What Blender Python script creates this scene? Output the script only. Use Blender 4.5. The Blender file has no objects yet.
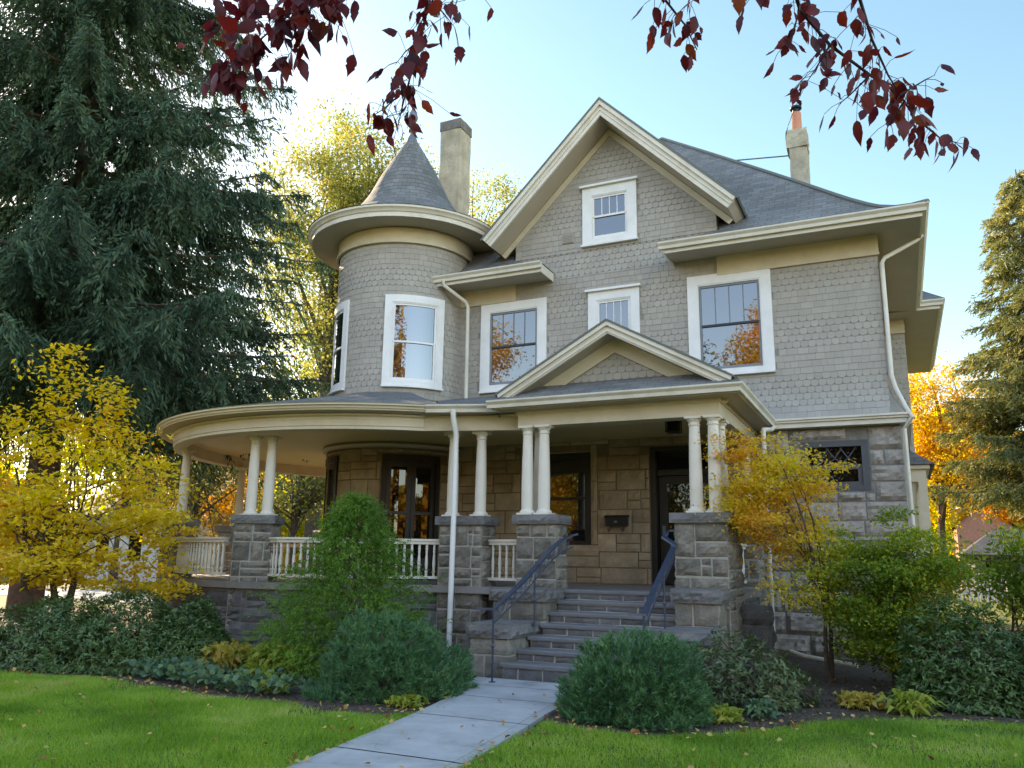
import bpy, bmesh, math, random
import numpy as np
from mathutils import Vector, Matrix
PI = math.pi
RND = random.Random(7)
scene = bpy.context.scene
col = scene.collection

# ------------------------------------------------------------------ helpers
WL = {}                      # world position of every empty / object we parent to


def wloc(o):
    return WL[o.name] if o is not None else Vector((0, 0, 0))


def tag(o, label=None, cat=None, group=None, kind=None):
    if label: o['label'] = label
    if cat: o['category'] = cat
    if group: o['group'] = group
    if kind: o['kind'] = kind
    return o


def empty(name, loc, label=None, cat=None, group=None):
    o = bpy.data.objects.new(name, None)
    o.empty_display_size = 0.3
    col.objects.link(o)
    o.location = loc
    WL[o.name] = Vector(loc)
    return tag(o, label, cat, group)


def link(name, me, mat, parent=None, loc=None, rz=0.0):
    """object with an own place: loc is a world position"""
    o = bpy.data.objects.new(name, me)
    col.objects.link(o)
    if mat is not None and len(me.materials) == 0:
        me.materials.append(mat)
    p = wloc(parent)
    w = Vector(loc) if loc is not None else p.copy()
    o.location = w - p
    if parent is not None: o.parent = parent
    o.rotation_euler = (0, 0, rz)
    WL[o.name] = w
    return o


class MB:
    """collects faces; build() links them as one mesh object"""

    def __init__(s):
        s.v, s.f, s.uv = [], [], {}

    def add(s, vs, fs):
        b = len(s.v)
        s.v.extend([tuple(p) for p in vs])
        s.f.extend([tuple(b + i for i in f) for f in fs])

    def face(s, vs, uv=None):
        b = len(s.v)
        s.v.extend([tuple(p) for p in vs])
        if uv: s.uv[len(s.f)] = uv
        s.f.append(tuple(range(b, b + len(vs))))

    def box(s, x0, x1, y0, y1, z0, z1):
        s.add([(x0, y0, z0), (x1, y0, z0), (x1, y1, z0), (x0, y1, z0), (x0, y0, z1), (x1, y0, z1), (x1, y1, z1), (x0, y1, z1)],
              [(0, 3, 2, 1), (4, 5, 6, 7), (0, 1, 5, 4), (1, 2, 6, 5), (2, 3, 7, 6), (3, 0, 4, 7)])

    def prism(s, pts, z0, z1):
        n = len(pts)
        s.add([(x, y, z0) for x, y in pts] + [(x, y, z1) for x, y in pts],
              [tuple(range(n - 1, -1, -1)), tuple(range(n, 2 * n))] + [(i, (i + 1) % n, n + (i + 1) % n, n + i) for i in range(n)])

    def sweep(s, profile, p0, p1):
        """closed profile (list of 3-D offsets) from p0 to p1"""
        n = len(profile)
        a = [tuple(Vector(p0) + Vector(q)) for q in profile]
        b = [tuple(Vector(p1) + Vector(q)) for q in profile]
        s.add(a + b, [tuple(range(n - 1, -1, -1)), tuple(range(n, 2 * n))] + [(i, (i + 1) % n, n + (i + 1) % n, n + i) for i in range(n)])

    def loft(s, rings, cap=True, closed=True):
        n = len(rings[0]); b = len(s.v)
        for r in rings: s.v.extend([tuple(p) for p in r])
        for k in range(len(rings) - 1):
            for i in range(n if closed else n - 1):
                j = (i + 1) % n
                s.f.append((b + k * n + i, b + k * n + j, b + (k + 1) * n + j, b + (k + 1) * n + i))
        if cap and closed:
            s.f.append(tuple(b + i for i in range(n - 1, -1, -1)))
            m = b + (len(rings) - 1) * n
            s.f.append(tuple(m + i for i in range(n)))

    def tube(s, pts, rad, n=8, cap=True):
        pts = [Vector(p) for p in pts]
        if not hasattr(rad, '__len__'): rad = [rad] * len(pts)
        rings = []
        ref = Vector((0, 0, 1))
        prev = None
        for i, p in enumerate(pts):
            a = pts[max(i - 1, 0)]; b = pts[min(i + 1, len(pts) - 1)]
            d = (b - a).normalized()
            if prev is None:
                u = d.cross(ref)
                if u.length < 1e-3: u = d.cross(Vector((0, 1, 0)))
            else:
                u = prev - d * prev.dot(d)
                if u.length < 1e-4: u = d.cross(ref)
            u.normalize(); prev = u
            w = d.cross(u)
            rings.append([p + (u * math.cos(t) + w * math.sin(t)) * rad[i] for t in [2 * PI * k / n for k in range(n)]])
        s.loft(rings, cap)

    def lathe(s, prof, c=(0, 0), n=24, a0=0.0, a1=2 * PI, cap=False):
        """prof: list of (r, z); angle 0 faces -Y, grows towards +X"""
        full = abs(a1 - a0 - 2 * PI) < 1e-6
        m = n if full else n + 1
        rings = []
        for r, z in prof:
            rings.append([(c[0] + r * math.sin(a0 + (a1 - a0) * k / n), c[1] - r * math.cos(a0 + (a1 - a0) * k / n), z) for k in range(m)])
        s.loft(rings, cap, full)

    def ball(s, c, r, n=12, sq=1.0):
        s.lathe([(max(1e-4, r * math.sin(PI * k / n)), c[2] - r * sq * math.cos(PI * k / n)) for k in range(n + 1)], (c[0], c[1]), n)

    def build(s, name, mat, parent=None, smooth=False, fix=True, mats=None, loc=None):
        w = Vector(loc) if loc is not None else wloc(parent)
        me = bpy.data.meshes.new(name)
        me.from_pydata([(x - w.x, y - w.y, z - w.z) for x, y, z in s.v], [], s.f)
        if s.uv:
            ul = me.uv_layers.new(name='UVMap')
            for fi, uv in s.uv.items():
                ls = me.polygons[fi].loop_start
                for k, t in enumerate(uv): ul.data[ls + k].uv = t
        if fix:
            bm = bmesh.new(); bm.from_mesh(me)
            bmesh.ops.recalc_face_normals(bm, faces=bm.faces)
            bm.to_mesh(me); bm.free()
        if smooth:
            me.polygons.foreach_set('use_smooth', [True] * len(me.polygons))
            try: me.set_sharp_from_angle(angle=math.radians(40))
            except Exception: pass
        me.update()
        return link(name, me, mat, parent, w)

    def mesh(s, name, smooth=False):
        me = bpy.data.meshes.new(name)
        me.from_pydata(s.v, [], s.f)
        bm = bmesh.new(); bm.from_mesh(me)
        bmesh.ops.recalc_face_normals(bm, faces=bm.faces)
        bm.to_mesh(me); bm.free()
        if smooth:
            me.polygons.foreach_set('use_smooth', [True] * len(me.polygons))
            me.set_sharp_from_angle(angle=math.radians(40))
        return me


def np_obj(name, V, F, mat, parent=None, loc=None):
    """big mesh straight from numpy arrays in world metres"""
    w = Vector(loc) if loc is not None else wloc(parent)
    me = bpy.data.meshes.new(name)
    me.from_pydata(np.asarray(V, float) - np.array(w), [], np.asarray(F, int))
    me.update()
    return link(name, me, mat, parent, w)


# ------------------------------------------------------------------ materials
def new_mat(name):
    m = bpy.data.materials.new(name)
    m.use_nodes = True
    nt = m.node_tree
    nt.nodes.clear()
    out = nt.nodes.new('ShaderNodeOutputMaterial')
    return m, nt, out


def N(nt, t, **kw):
    n = nt.nodes.new(t)
    for k, v in kw.items():
        if k in n.inputs: n.inputs[k].default_value = v
        else: setattr(n, k, v)
    return n


def ramp(nt, stops):
    r = nt.nodes.new('ShaderNodeValToRGB')
    e = r.color_ramp.elements
    while len(e) < len(stops): e.new(0.5)
    for k, (p, c) in enumerate(stops):
        e[k].position = p
        e[k].color = (*c, 1)
    return r


def surf(name, c, rough=0.6, var=0.12, scale=3.0, bump=0.0, bscale=40.0, island=0.0, stain=None, spec=0.3, metal=0.0, bdist=0.01):
    """paint / stone / metal: base colour with soft mottling, optional per-piece tone, stains and grain"""
    m, nt, out = new_mat(name)
    L = nt.links.new
    b = N(nt, 'ShaderNodeBsdfPrincipled', Roughness=rough, Metallic=metal)
    b.inputs['Specular IOR Level'].default_value = spec
    tc = N(nt, 'ShaderNodeTexCoord')
    no = N(nt, 'ShaderNodeTexNoise', Scale=scale, Detail=6.0, Roughness=0.6)
    L(tc.outputs['Object'], no.inputs['Vector'])
    lo = [x * (1 - var) for x in c]; hi = [min(1, x * (1 + var)) for x in c]
    r = ramp(nt, [(0.3, lo), (0.7, hi)])
    L(no.outputs['Fac'], r.inputs['Fac'])
    src = r.outputs['Color']
    if island > 0:
        g = N(nt, 'ShaderNodeNewGeometry')
        mr = N(nt, 'ShaderNodeMapRange')
        mr.inputs['To Min'].default_value = 1 - island; mr.inputs['To Max'].default_value = 1 + island
        L(g.outputs['Random Per Island'], mr.inputs['Value'])
        hs = N(nt, 'ShaderNodeHueSaturation')
        L(mr.outputs['Result'], hs.inputs['Value']); L(src, hs.inputs['Color'])
        src = hs.outputs['Color']
    if stain:
        sc, sscale, amt = stain
        n2 = N(nt, 'ShaderNodeTexNoise', Scale=sscale, Detail=8.0, Roughness=0.7)
        L(tc.outputs['Object'], n2.inputs['Vector'])
        r2 = ramp(nt, [(0.48, (0, 0, 0)), (0.68, (amt, amt, amt))])
        L(n2.outputs['Fac'], r2.inputs['Fac'])
        mx = N(nt, 'ShaderNodeMixRGB')
        L(r2.outputs['Color'], mx.inputs['Fac']); L(src, mx.inputs['Color1'])
        mx.inputs['Color2'].default_value = (*sc, 1)
        src = mx.outputs['Color']
    L(src, b.inputs['Base Color'])
    if bump > 0:
        n3 = N(nt, 'ShaderNodeTexNoise', Scale=bscale, Detail=8.0, Roughness=0.65)
        L(tc.outputs['Object'], n3.inputs['Vector'])
        bp = N(nt, 'ShaderNodeBump', Strength=bump, Distance=bdist)
        L(n3.outputs['Fac'], bp.inputs['Height']); L(bp.outputs['Normal'], b.inputs['Normal'])
    L(b.outputs['BSDF'], out.inputs['Surface'])
    return m


def roof_mat(name, c):
    """asphalt shingles in courses; u along the eave, v up the slope (metres)"""
    m, nt, out = new_mat(name)
    L = nt.links.new
    b = N(nt, 'ShaderNodeBsdfPrincipled', Roughness=0.9)
    b.inputs['Specular IOR Level'].default_value = 0.2
    uv = N(nt, 'ShaderNodeUVMap', uv_map='UVMap')
    tn = N(nt, 'ShaderNodeTexNoise', Scale=2.2, Detail=4.0)
    L(uv.outputs['UV'], tn.inputs['Vector'])
    av = N(nt, 'ShaderNodeVectorMath', operation='MULTIPLY_ADD')
    L(tn.outputs['Color'], av.inputs[0]); av.inputs[1].default_value = (0.05, 0.03, 0); L(uv.outputs['UV'], av.inputs[2])
    br = N(nt, 'ShaderNodeTexBrick', Scale=1.0)
    br.inputs['Brick Width'].default_value = 0.26; br.inputs['Row Height'].default_value = 0.14
    br.inputs['Mortar Size'].default_value = 0.006; br.inputs['Mortar Smooth'].default_value = 0.3; br.offset = 0.37
    br.inputs['Color1'].default_value = (*[x * 0.84 for x in c], 1); br.inputs['Color2'].default_value = (*[x * 1.18 for x in c], 1)
    br.inputs['Mortar'].default_value = (*[x * 0.55 for x in c], 1)
    L(av.outputs['Vector'], br.inputs['Vector'])
    gr = N(nt, 'ShaderNodeTexNoise', Scale=90.0, Detail=3.0)
    L(uv.outputs['UV'], gr.inputs['Vector'])
    mx = N(nt, 'ShaderNodeMixRGB', blend_type='OVERLAY'); mx.inputs['Fac'].default_value = 0.35
    L(br.outputs['Color'], mx.inputs['Color1']); L(gr.outputs['Color'], mx.inputs['Color2'])
    big = N(nt, 'ShaderNodeTexNoise', Scale=0.7, Detail=5.0)
    L(uv.outputs['UV'], big.inputs['Vector'])
    rb = ramp(nt, [(0.3, (0.75, 0.75, 0.75)), (0.7, (1.15, 1.15, 1.15))])
    L(big.outputs['Fac'], rb.inputs['Fac'])
    m2 = N(nt, 'ShaderNodeMixRGB', blend_type='MULTIPLY'); m2.inputs['Fac'].default_value = 1
    L(mx.outputs['Color'], m2.inputs['Color1']); L(rb.outputs['Color'], m2.inputs['Color2'])
    L(m2.outputs['Color'], b.inputs['Base Color'])
    # each course is thickest at its lower edge: saw-tooth height along v
    sp = N(nt, 'ShaderNodeSeparateXYZ'); L(av.outputs['Vector'], sp.inputs[0])
    dv = N(nt, 'ShaderNodeMath', operation='DIVIDE'); dv.inputs[1].default_value = 0.14
    L(sp.outputs['Y'], dv.inputs[0])
    fr = N(nt, 'ShaderNodeMath', operation='FRACT'); L(dv.outputs[0], fr.inputs[0])
    inv = N(nt, 'ShaderNodeMath', operation='SUBTRACT'); inv.inputs[0].default_value = 1; L(fr.outputs[0], inv.inputs[1])
    ad = N(nt, 'ShaderNodeMath', operation='MULTIPLY_ADD'); ad.inputs[1].default_value = 0.3
    L(br.outputs['Fac'], ad.inputs[0]); ad.inputs[1].default_value = -0.4; L(inv.outputs[0], ad.inputs[2])
    ad2 = N(nt, 'ShaderNodeMath', operation='MULTIPLY_ADD'); ad2.inputs[1].default_value = 0.25
    L(gr.outputs['Fac'], ad2.inputs[0]); L(ad.outputs[0], ad2.inputs[2])
    bp = N(nt, 'ShaderNodeBump', Strength=0.9, Distance=0.018)
    L(ad2.outputs[0], bp.inputs['Height']); L(bp.outputs['Normal'], b.inputs['Normal'])
    L(b.outputs['BSDF'], out.inputs['Surface'])
    return m


def glass_mat(name, tint=(0.010, 0.012, 0.014), ior=2.3, wave=0.004):
    m, nt, out = new_mat(name)
    L = nt.links.new
    b = N(nt, 'ShaderNodeBsdfPrincipled', Roughness=0.015, IOR=ior)
    b.inputs['Base Color'].default_value = (*tint, 1)
    tc = N(nt, 'ShaderNodeTexCoord')
    no = N(nt, 'ShaderNodeTexNoise', Scale=1.6, Detail=1.0)
    L(tc.outputs['Object'], no.inputs['Vector'])
    bp = N(nt, 'ShaderNodeBump', Strength=wave, Distance=0.1)
    L(no.outputs['Fac'], bp.inputs['Height']); L(bp.outputs['Normal'], b.inputs['Normal'])
    L(b.outputs['BSDF'], out.inputs['Surface'])
    return m


def leaf_mat(name, stops, trans=0.4, rough=0.5, clump=0.35, cscale=1.2, spec=0.25):
    """leaves: colour varies leaf by leaf and spray by spray; light passes through"""
    m, nt, out = new_mat(name)
    L = nt.links.new
    g = N(nt, 'ShaderNodeNewGeometry')
    tc = N(nt, 'ShaderNodeTexCoord')
    no = N(nt, 'ShaderNodeTexNoise', Scale=cscale, Detail=2.0)
    L(tc.outputs['Object'], no.inputs['Vector'])
    mr = N(nt, 'ShaderNodeMapRange')
    mr.inputs['From Min'].default_value = 0.3; mr.inputs['From Max'].default_value = 0.7
    L(no.outputs['Fac'], mr.inputs['Value'])
    mx = N(nt, 'ShaderNodeMath', operation='MULTIPLY'); mx.inputs[1].default_value = 1 - clump
    L(g.outputs['Random Per Island'], mx.inputs[0])
    ma = N(nt, 'ShaderNodeMath', operation='MULTIPLY_ADD'); ma.inputs[1].default_value = clump
    L(mr.outputs['Result'], ma.inputs[0]); L(mx.outputs[0], ma.inputs[2])
    r = ramp(nt, stops)
    L(ma.outputs[0], r.inputs['Fac'])
    b = N(nt, 'ShaderNodeBsdfPrincipled', Roughness=rough)
    b.inputs['Specular IOR Level'].default_value = spec
    L(r.outputs['Color'], b.inputs['Base Color'])
    t = N(nt, 'ShaderNodeBsdfTranslucent')
    hs = N(nt, 'ShaderNodeHueSaturation', Saturation=1.1, Value=1.25)
    L(r.outputs['Color'], hs.inputs['Color']); L(hs.outputs['Color'], t.inputs['Color'])
    ms = N(nt, 'ShaderNodeMixShader'); ms.inputs['Fac'].default_value = trans
    L(b.outputs['BSDF'], ms.inputs[1]); L(t.outputs['BSDF'], ms.inputs[2])
    L(ms.outputs['Shader'], out.inputs['Surface'])
    return m


M = {}
M['shingle'] = surf('painted_wood_shingle', (0.375, 0.337, 0.285), 0.7, 0.05, 1.5, 0.2, 60, island=0.065, stain=((0.33, 0.30, 0.25), 1.3, 0.35))
M['shingle_back'] = surf('painted_wood_wall', (0.27, 0.245, 0.21), 0.8, 0.08, 2.0, 0.1, 60)
M['cream'] = surf('cream_paint', (0.60, 0.515, 0.37), 0.5, 0.05, 2.0, 0.05, 30, stain=((0.45, 0.37, 0.24), 1.4, 0.5))
M['cream_pale'] = surf('pale_cream_paint', (0.68, 0.62, 0.51), 0.5, 0.05, 2.0, 0.05, 30, stain=((0.48, 0.41, 0.30), 1.6, 0.55))
M['taupe'] = surf('taupe_soffit_paint', (0.47, 0.395, 0.30), 0.65, 0.06, 1.0, 0.05, 20)
M['ceil'] = surf('ochre_porch_ceiling_paint', (0.68, 0.555, 0.28), 0.45, 0.06, 1.0, 0.03, 20)
M['white'] = surf('white_trim_paint', (0.78, 0.76, 0.72), 0.45, 0.05, 2.0, 0.1, 50, stain=((0.60, 0.57, 0.50), 1.9, 0.45))
M['colw'] = surf('off_white_column_paint', (0.70, 0.64, 0.54), 0.45, 0.05, 2.0, 0.06, 30, stain=((0.60, 0.56, 0.48), 2.5, 0.35))
M['roof'] = roof_mat('asphalt_shingle', (0.185, 0.182, 0.17))
M['roof_dark'] = roof_mat('shaded_roof_shingle', (0.06, 0.065, 0.072))  # shade on the neighbouring roof is put into this darker base colour
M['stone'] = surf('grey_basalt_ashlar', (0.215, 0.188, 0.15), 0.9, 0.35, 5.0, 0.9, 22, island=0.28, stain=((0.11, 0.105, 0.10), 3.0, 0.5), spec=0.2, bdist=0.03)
M['stone_pale'] = surf('pale_grey_ashlar', (0.36, 0.315, 0.27), 0.9, 0.2, 4.0, 0.8, 18, island=0.09, stain=((0.25, 0.21, 0.175), 2.0, 0.4), spec=0.2, bdist=0.03)  # paler stone of the right-hand walls
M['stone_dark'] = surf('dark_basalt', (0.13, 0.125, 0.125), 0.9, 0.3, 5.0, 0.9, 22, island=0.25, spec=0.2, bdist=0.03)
M['cap'] = surf('bluish_basalt_cap', (0.18, 0.17, 0.16), 0.85, 0.3, 6.0, 0.9, 16, stain=((0.08, 0.08, 0.08), 3.0, 0.4), spec=0.2, bdist=0.03)
M['tan'] = surf('tan_sandstone', (0.36, 0.275, 0.185), 0.9, 0.25, 3.0, 0.8, 25, island=0.16, stain=((0.27, 0.17, 0.10), 2.2, 0.5), spec=0.15, bdist=0.02)
M['mortar'] = surf('pale_mortar', (0.37, 0.34, 0.29), 0.95, 0.15, 8.0, 0.5, 60, spec=0.1)
M['mortar_dark'] = surf('dark_mortar', (0.20, 0.185, 0.165), 0.95, 0.2, 8.0, 0.5, 60, spec=0.1)
M['mortar_tan'] = surf('brown_mortar', (0.20, 0.145, 0.09), 0.95, 0.2, 8.0, 0.5, 60, spec=0.1)
M['tread'] = surf('worn_bluestone_tread', (0.17, 0.168, 0.172), 0.75, 0.22, 4.0, 0.5, 30, stain=((0.13, 0.125, 0.12), 2.0, 0.5), spec=0.3)
M['floor'] = surf('grey_porch_floor', (0.22, 0.20, 0.18), 0.6, 0.15, 2.0, 0.1, 30)
M['glass'] = glass_mat('window_glass')
M['glass_dark'] = glass_mat('porch_glass', (0.006, 0.006, 0.006), 1.5, 0.004)
M['dark'] = surf('dark_brown_door_paint', (0.022, 0.018, 0.016), 0.35, 0.2, 4.0, 0.05, 30)
M['sash_dark'] = surf('dark_sash_paint', (0.04, 0.045, 0.052), 0.4, 0.1, 4.0)
M['sash_blue'] = surf('blue_grey_sash_paint', (0.20, 0.215, 0.235), 0.45, 0.08, 4.0)
M['grey_frame'] = surf('slate_grey_frame_paint', (0.085, 0.085, 0.09), 0.5, 0.1, 4.0)
M['iron'] = surf('blue_black_painted_iron', (0.028, 0.042, 0.07), 0.32, 0.2, 10.0, 0.1, 80, spec=0.6)
M['black'] = surf('black_metal', (0.012, 0.012, 0.013), 0.4, 0.1, 8.0)
M['chimney'] = surf('weathered_stucco', (0.40, 0.355, 0.26), 0.95, 0.25, 3.0, 0.8, 20, stain=((0.22, 0.20, 0.16), 1.6, 0.6), bdist=0.03)
M['chimney_top'] = surf('sooty_stucco', (0.15, 0.14, 0.125), 0.95, 0.3, 5.0, 0.6, 20)
M['clay'] = surf('terracotta_clay', (0.52, 0.22, 0.14), 0.8, 0.12, 4.0, 0.2, 30)
M['lead'] = surf('grey_lead', (0.16, 0.18, 0.20), 0.5, 0.2, 6.0, metal=0.4)
M['bark'] = surf('grey_brown_bark', (0.105, 0.08, 0.06), 0.95, 0.4, 6.0, 1.0, 14, spec=0.1, bdist=0.04)
M['bark_red'] = surf('reddish_spruce_bark', (0.13, 0.085, 0.062), 0.95, 0.4, 5.0, 1.0, 12, spec=0.1, bdist=0.05)
M['twig'] = surf('purple_brown_twig', (0.045, 0.022, 0.025), 0.7, 0.3, 10.0)
M['brick'] = surf('red_brick_wall', (0.33, 0.15, 0.10), 0.9, 0.2, 6.0, 0.3, 40)
M['siding'] = surf('white_siding', (0.52, 0.51, 0.49), 0.6, 0.06, 2.0)


def window_like(o):
    return o


# ------------------------------------------------------------------ mappings: (u along, v up, n outwards) -> point
TC = (-10.48, 16.05)          # turret axis; the round porch has the same centre


def flat(Y):
    return lambda u, v, n: (u, Y - n, v)


def cyl(R, c=TC):
    return lambda u, v, n: (c[0] + (R + n) * math.sin(u / R), c[1] - (R + n) * math.cos(u / R), v)


def facing(c, rz, half):
    """vertical face of a box centred at c: rz turns the face about z; half = distance centre -> face"""
    ca, sa = math.cos(rz), math.sin(rz)
    def P(u, v, n):
        h = (half(v) if callable(half) else half) + n
        return (c[0] + u * ca + h * sa, c[1] + u * sa - h * ca, v)
    return P


def mbox(mb, P, u0, u1, v0, v1, n0, n1, nu=1):
    """box in wall space, split along u so it follows round walls"""
    us = [u0 + (u1 - u0) * k / nu for k in range(nu + 1)]
    rings = [[P(u, v0, n0), P(u, v0, n1), P(u, v1, n1), P(u, v1, n0)] for u in us]
    mb.loft(rings, True, True)


def panel(mb, P, u0, u1, v0, v1, holes=(), n=0.0, du=9e9):
    us = sorted({u0, u1, *[x for h in holes for x in (h[0], h[1]) if u0 < x < u1]})
    vs = sorted({v0, v1, *[x for h in holes for x in (h[2], h[3]) if v0 < x < v1]})
    for a, b in zip(us, us[1:]):
        k = max(1, int(math.ceil((b - a) / du)))
        for c, d in zip(vs, vs[1:]):
            um, vm = (a + b) / 2, (c + d) / 2
            if any(h[0] < um < h[1] and h[2] < vm < h[3] for h in holes): continue
            for q in range(k):
                x0, x1 = a + (b - a) * q / k, a + (b - a) * (q + 1) / k
                mb.face([P(x0, c, n), P(x1, c, n), P(x1, d, n), P(x0, d, n)])


def shingles(mb, P, u0, u1, v0, v1, holes=(), keep=None, course=0.128, phase=0, straight=4, scallop=5, sw=0.14, rnd=RND):
    """real overlapping shingles: courses of square butts and courses of rounded butts in turn"""
    row = 0
    v = v0
    while v < v1:
        sc = ((row + phase) % (straight + scallop)) >= straight
        u = u0 - rnd.uniform(0, sw)
        if sc: u = u0 - (0.5 if row % 2 else 0.0) * sw
        while u < u1:
            w = sw if sc else rnd.choice([0.11, 0.14, 0.17, 0.2, 0.24])
            a, b = max(u, u0), min(u + w, u1)
            u += w
            if b - a < 0.03: continue
            g = 0.0025
            a += g; b -= g
            t = min(v + course * 1.02, v1)
            um, vm = (a + b) / 2, v + course * 0.5
            if keep and not keep(um, vm): continue
            if any(h[0] + 0.01 < um < h[1] - 0.01 and h[2] + 0.01 < vm < h[3] - 0.01 for h in holes): continue
            nb = 0.0115 + rnd.uniform(-0.002, 0.0025); ntp = 0.0035
            jb = rnd.uniform(-0.004, 0.004) if not sc else rnd.uniform(-0.0015, 0.0015)
            bot = v + jb
            if sc and b - a > 0.6 * sw:
                h = course * 0.38; W = b - a
                ol = [(a, bot + h), (a + 0.06 * W, bot + 0.42 * h), (a + 0.26 * W, bot + 0.06 * h), (a + 0.5 * W, bot - 0.04 * h),
                      (b - 0.26 * W, bot + 0.06 * h), (b - 0.06 * W, bot + 0.42 * h), (b, bot + h)]
            else:
                ol = [(a, bot), (b, bot)]
            nn = lambda q: nb + (ntp - nb) * max(0.0, min(1.0, (q - v) / course))
            front = [P(x, y, nn(y)) for x, y in ol] + [P(b, t, nn(t)), P(a, t, nn(t))]
            back = [P(x, y, 0.001) for x, y in ol] + [P(b, t, 0.001), P(a, t, 0.001)]
            n = len(front)
            mb.add(front + back, [tuple(range(n))] + [(i, n + i, n + (i + 1) % n, (i + 1) % n) for i in range(n) if i != n - 2])
        v += course
        row += 1


def ashlar(mb, P, u0, u1, v0, v1, holes=(), hmin=0.2, hmax=0.34, wmin=0.28, wmax=0.62, joint=0.016, proud=0.03, rough=0.02, rnd=RND, split=0.25, res=0.09, edge=0.0):
    """rock-faced squared stones: each a mesh island with a hammered face standing out of the mortar bed"""
    blocks = []
    v = v0
    while v < v1 - 0.03:
        h = rnd.uniform(hmin, hmax)
        if v1 - (v + h) < hmin * 0.7: h = v1 - v
        u = u0
        first = True
        while u < u1 - 0.02:
            w = rnd.uniform(wmin, wmax)
            if first: w *= rnd.uniform(0.5, 1.0); first = False
            if u1 - (u + w) < wmin * 0.6: w = u1 - u
            r = rnd.random()
            if r < split and h > 0.22:
                k = rnd.uniform(0.38, 0.62)
                blocks.append([u, u + w, v, v + h * k]); blocks.append([u, u + w, v + h * k, v + h])
            elif r < split * 1.6 and w > 0.34:
                k = rnd.uniform(0.25, 0.4)
                m_ = v + h * rnd.uniform(0.4, 0.6)
                blocks.append([u, u + w * (1 - k), v, v + h]); blocks.append([u + w * (1 - k), u + w, v, m_]); blocks.append([u + w * (1 - k), u + w, m_, v + h])
            else:
                blocks.append([u, u + w, v, v + h])
            u += w
        v += h
    for b in blocks:
        ok = True
        for hl in holes:
            if b[0] < hl[1] and b[1] > hl[0] and b[2] < hl[3] and b[3] > hl[2]:
                cs = [[b[0], min(b[1], hl[0]), b[2], b[3]], [max(b[0], hl[1]), b[1], b[2], b[3]], [b[0], b[1], b[2], min(b[3], hl[2])], [b[0], b[1], max(b[2], hl[3]), b[3]]]
                cs = [c for c in cs if c[1] - c[0] > 0.06 and c[3] - c[2] > 0.05]
                if not cs: ok = False; break
                b = max(cs, key=lambda c: (c[1] - c[0]) * (c[3] - c[2]))
        if not ok: continue
        j = joint / 2
        a0, a1, c0, c1 = b[0] + j, b[1] - j, b[2] + j, b[3] - j
        if a0 <= u0 + joint: a0 = u0 + edge
        if a1 >= u1 - joint: a1 = u1 - edge
        if a1 - a0 < 0.03 or c1 - c0 < 0.03: continue
        nx = max(2, int((a1 - a0) / res) + 1); ny = max(2, int((c1 - c0) / res) + 1)
        base = rnd.uniform(0, 0.6) * proud
        tu, tv = rnd.uniform(-1, 1) * rough, rnd.uniform(-1, 1) * rough
        cj = [(rnd.uniform(-.3, .3) * joint, rnd.uniform(-.3, .3) * joint) for _ in range(4)] if joint > .01 else [(0, 0)] * 4
        vs, idx = [], {}
        for y in range(-1, ny + 2):
            for x in range(-1, nx + 2):
                xx = min(max(x, 0), nx) / nx; yy = min(max(y, 0), ny) / ny
                outer = x < 0 or y < 0 or x > nx or y > ny
                if outer:
                    uu, vv, n = a0 + (a1 - a0) * xx, c0 + (c1 - c0) * yy, -0.004
                else:
                    m_ = 0.010
                    uu = a0 + m_ + (a1 - a0 - 2 * m_) * xx; vv = c0 + m_ + (c1 - c0 - 2 * m_) * yy
                    onedge = x in (0, nx) or y in (0, ny)
                    n = 0.008 + (0.25 * rough * rnd.random() if onedge else base + proud * 0.5 + tu * (xx - .5) + tv * (yy - .5) + rnd.uniform(-0.5, 0.7) * rough)
                bl = ((1 - xx) * (1 - yy), xx * (1 - yy), (1 - xx) * yy, xx * yy)
                uu += sum(w_ * c_[0] for w_, c_ in zip(bl, cj)); vv += sum(w_ * c_[1] for w_, c_ in zip(bl, cj))
                if not outer and onedge: uu += rnd.uniform(-.2, .2) * min(joint, .012) * (1 if x not in (0, nx) else 0.6); vv += rnd.uniform(-.25, .25) * min(joint, .012)
                idx[(x, y)] = len(vs)
                vs.append(P(uu, vv, n))
        fs = []
        for y in range(-1, ny + 1):
            for x in range(-1, nx + 1):
                fs.append((idx[(x, y)], idx[(x + 1, y)], idx[(x + 1, y + 1)], idx[(x, y + 1)]))
        mb.add(vs, fs)
# ------------------------------------------------------------------ the house
house = empty('victorian_house', (-5.0, 16.0, 0.0), 'grey shingled Victorian house with round turret, front gable and wraparound stone porch', 'house')
FZ = 1.137                     # porch floor
WY = 16.0                      # plane of the shingled front wall
SY = 15.92                     # plane of the stone front wall
XR = 0.02                      # right corner of the upper walls

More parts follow.
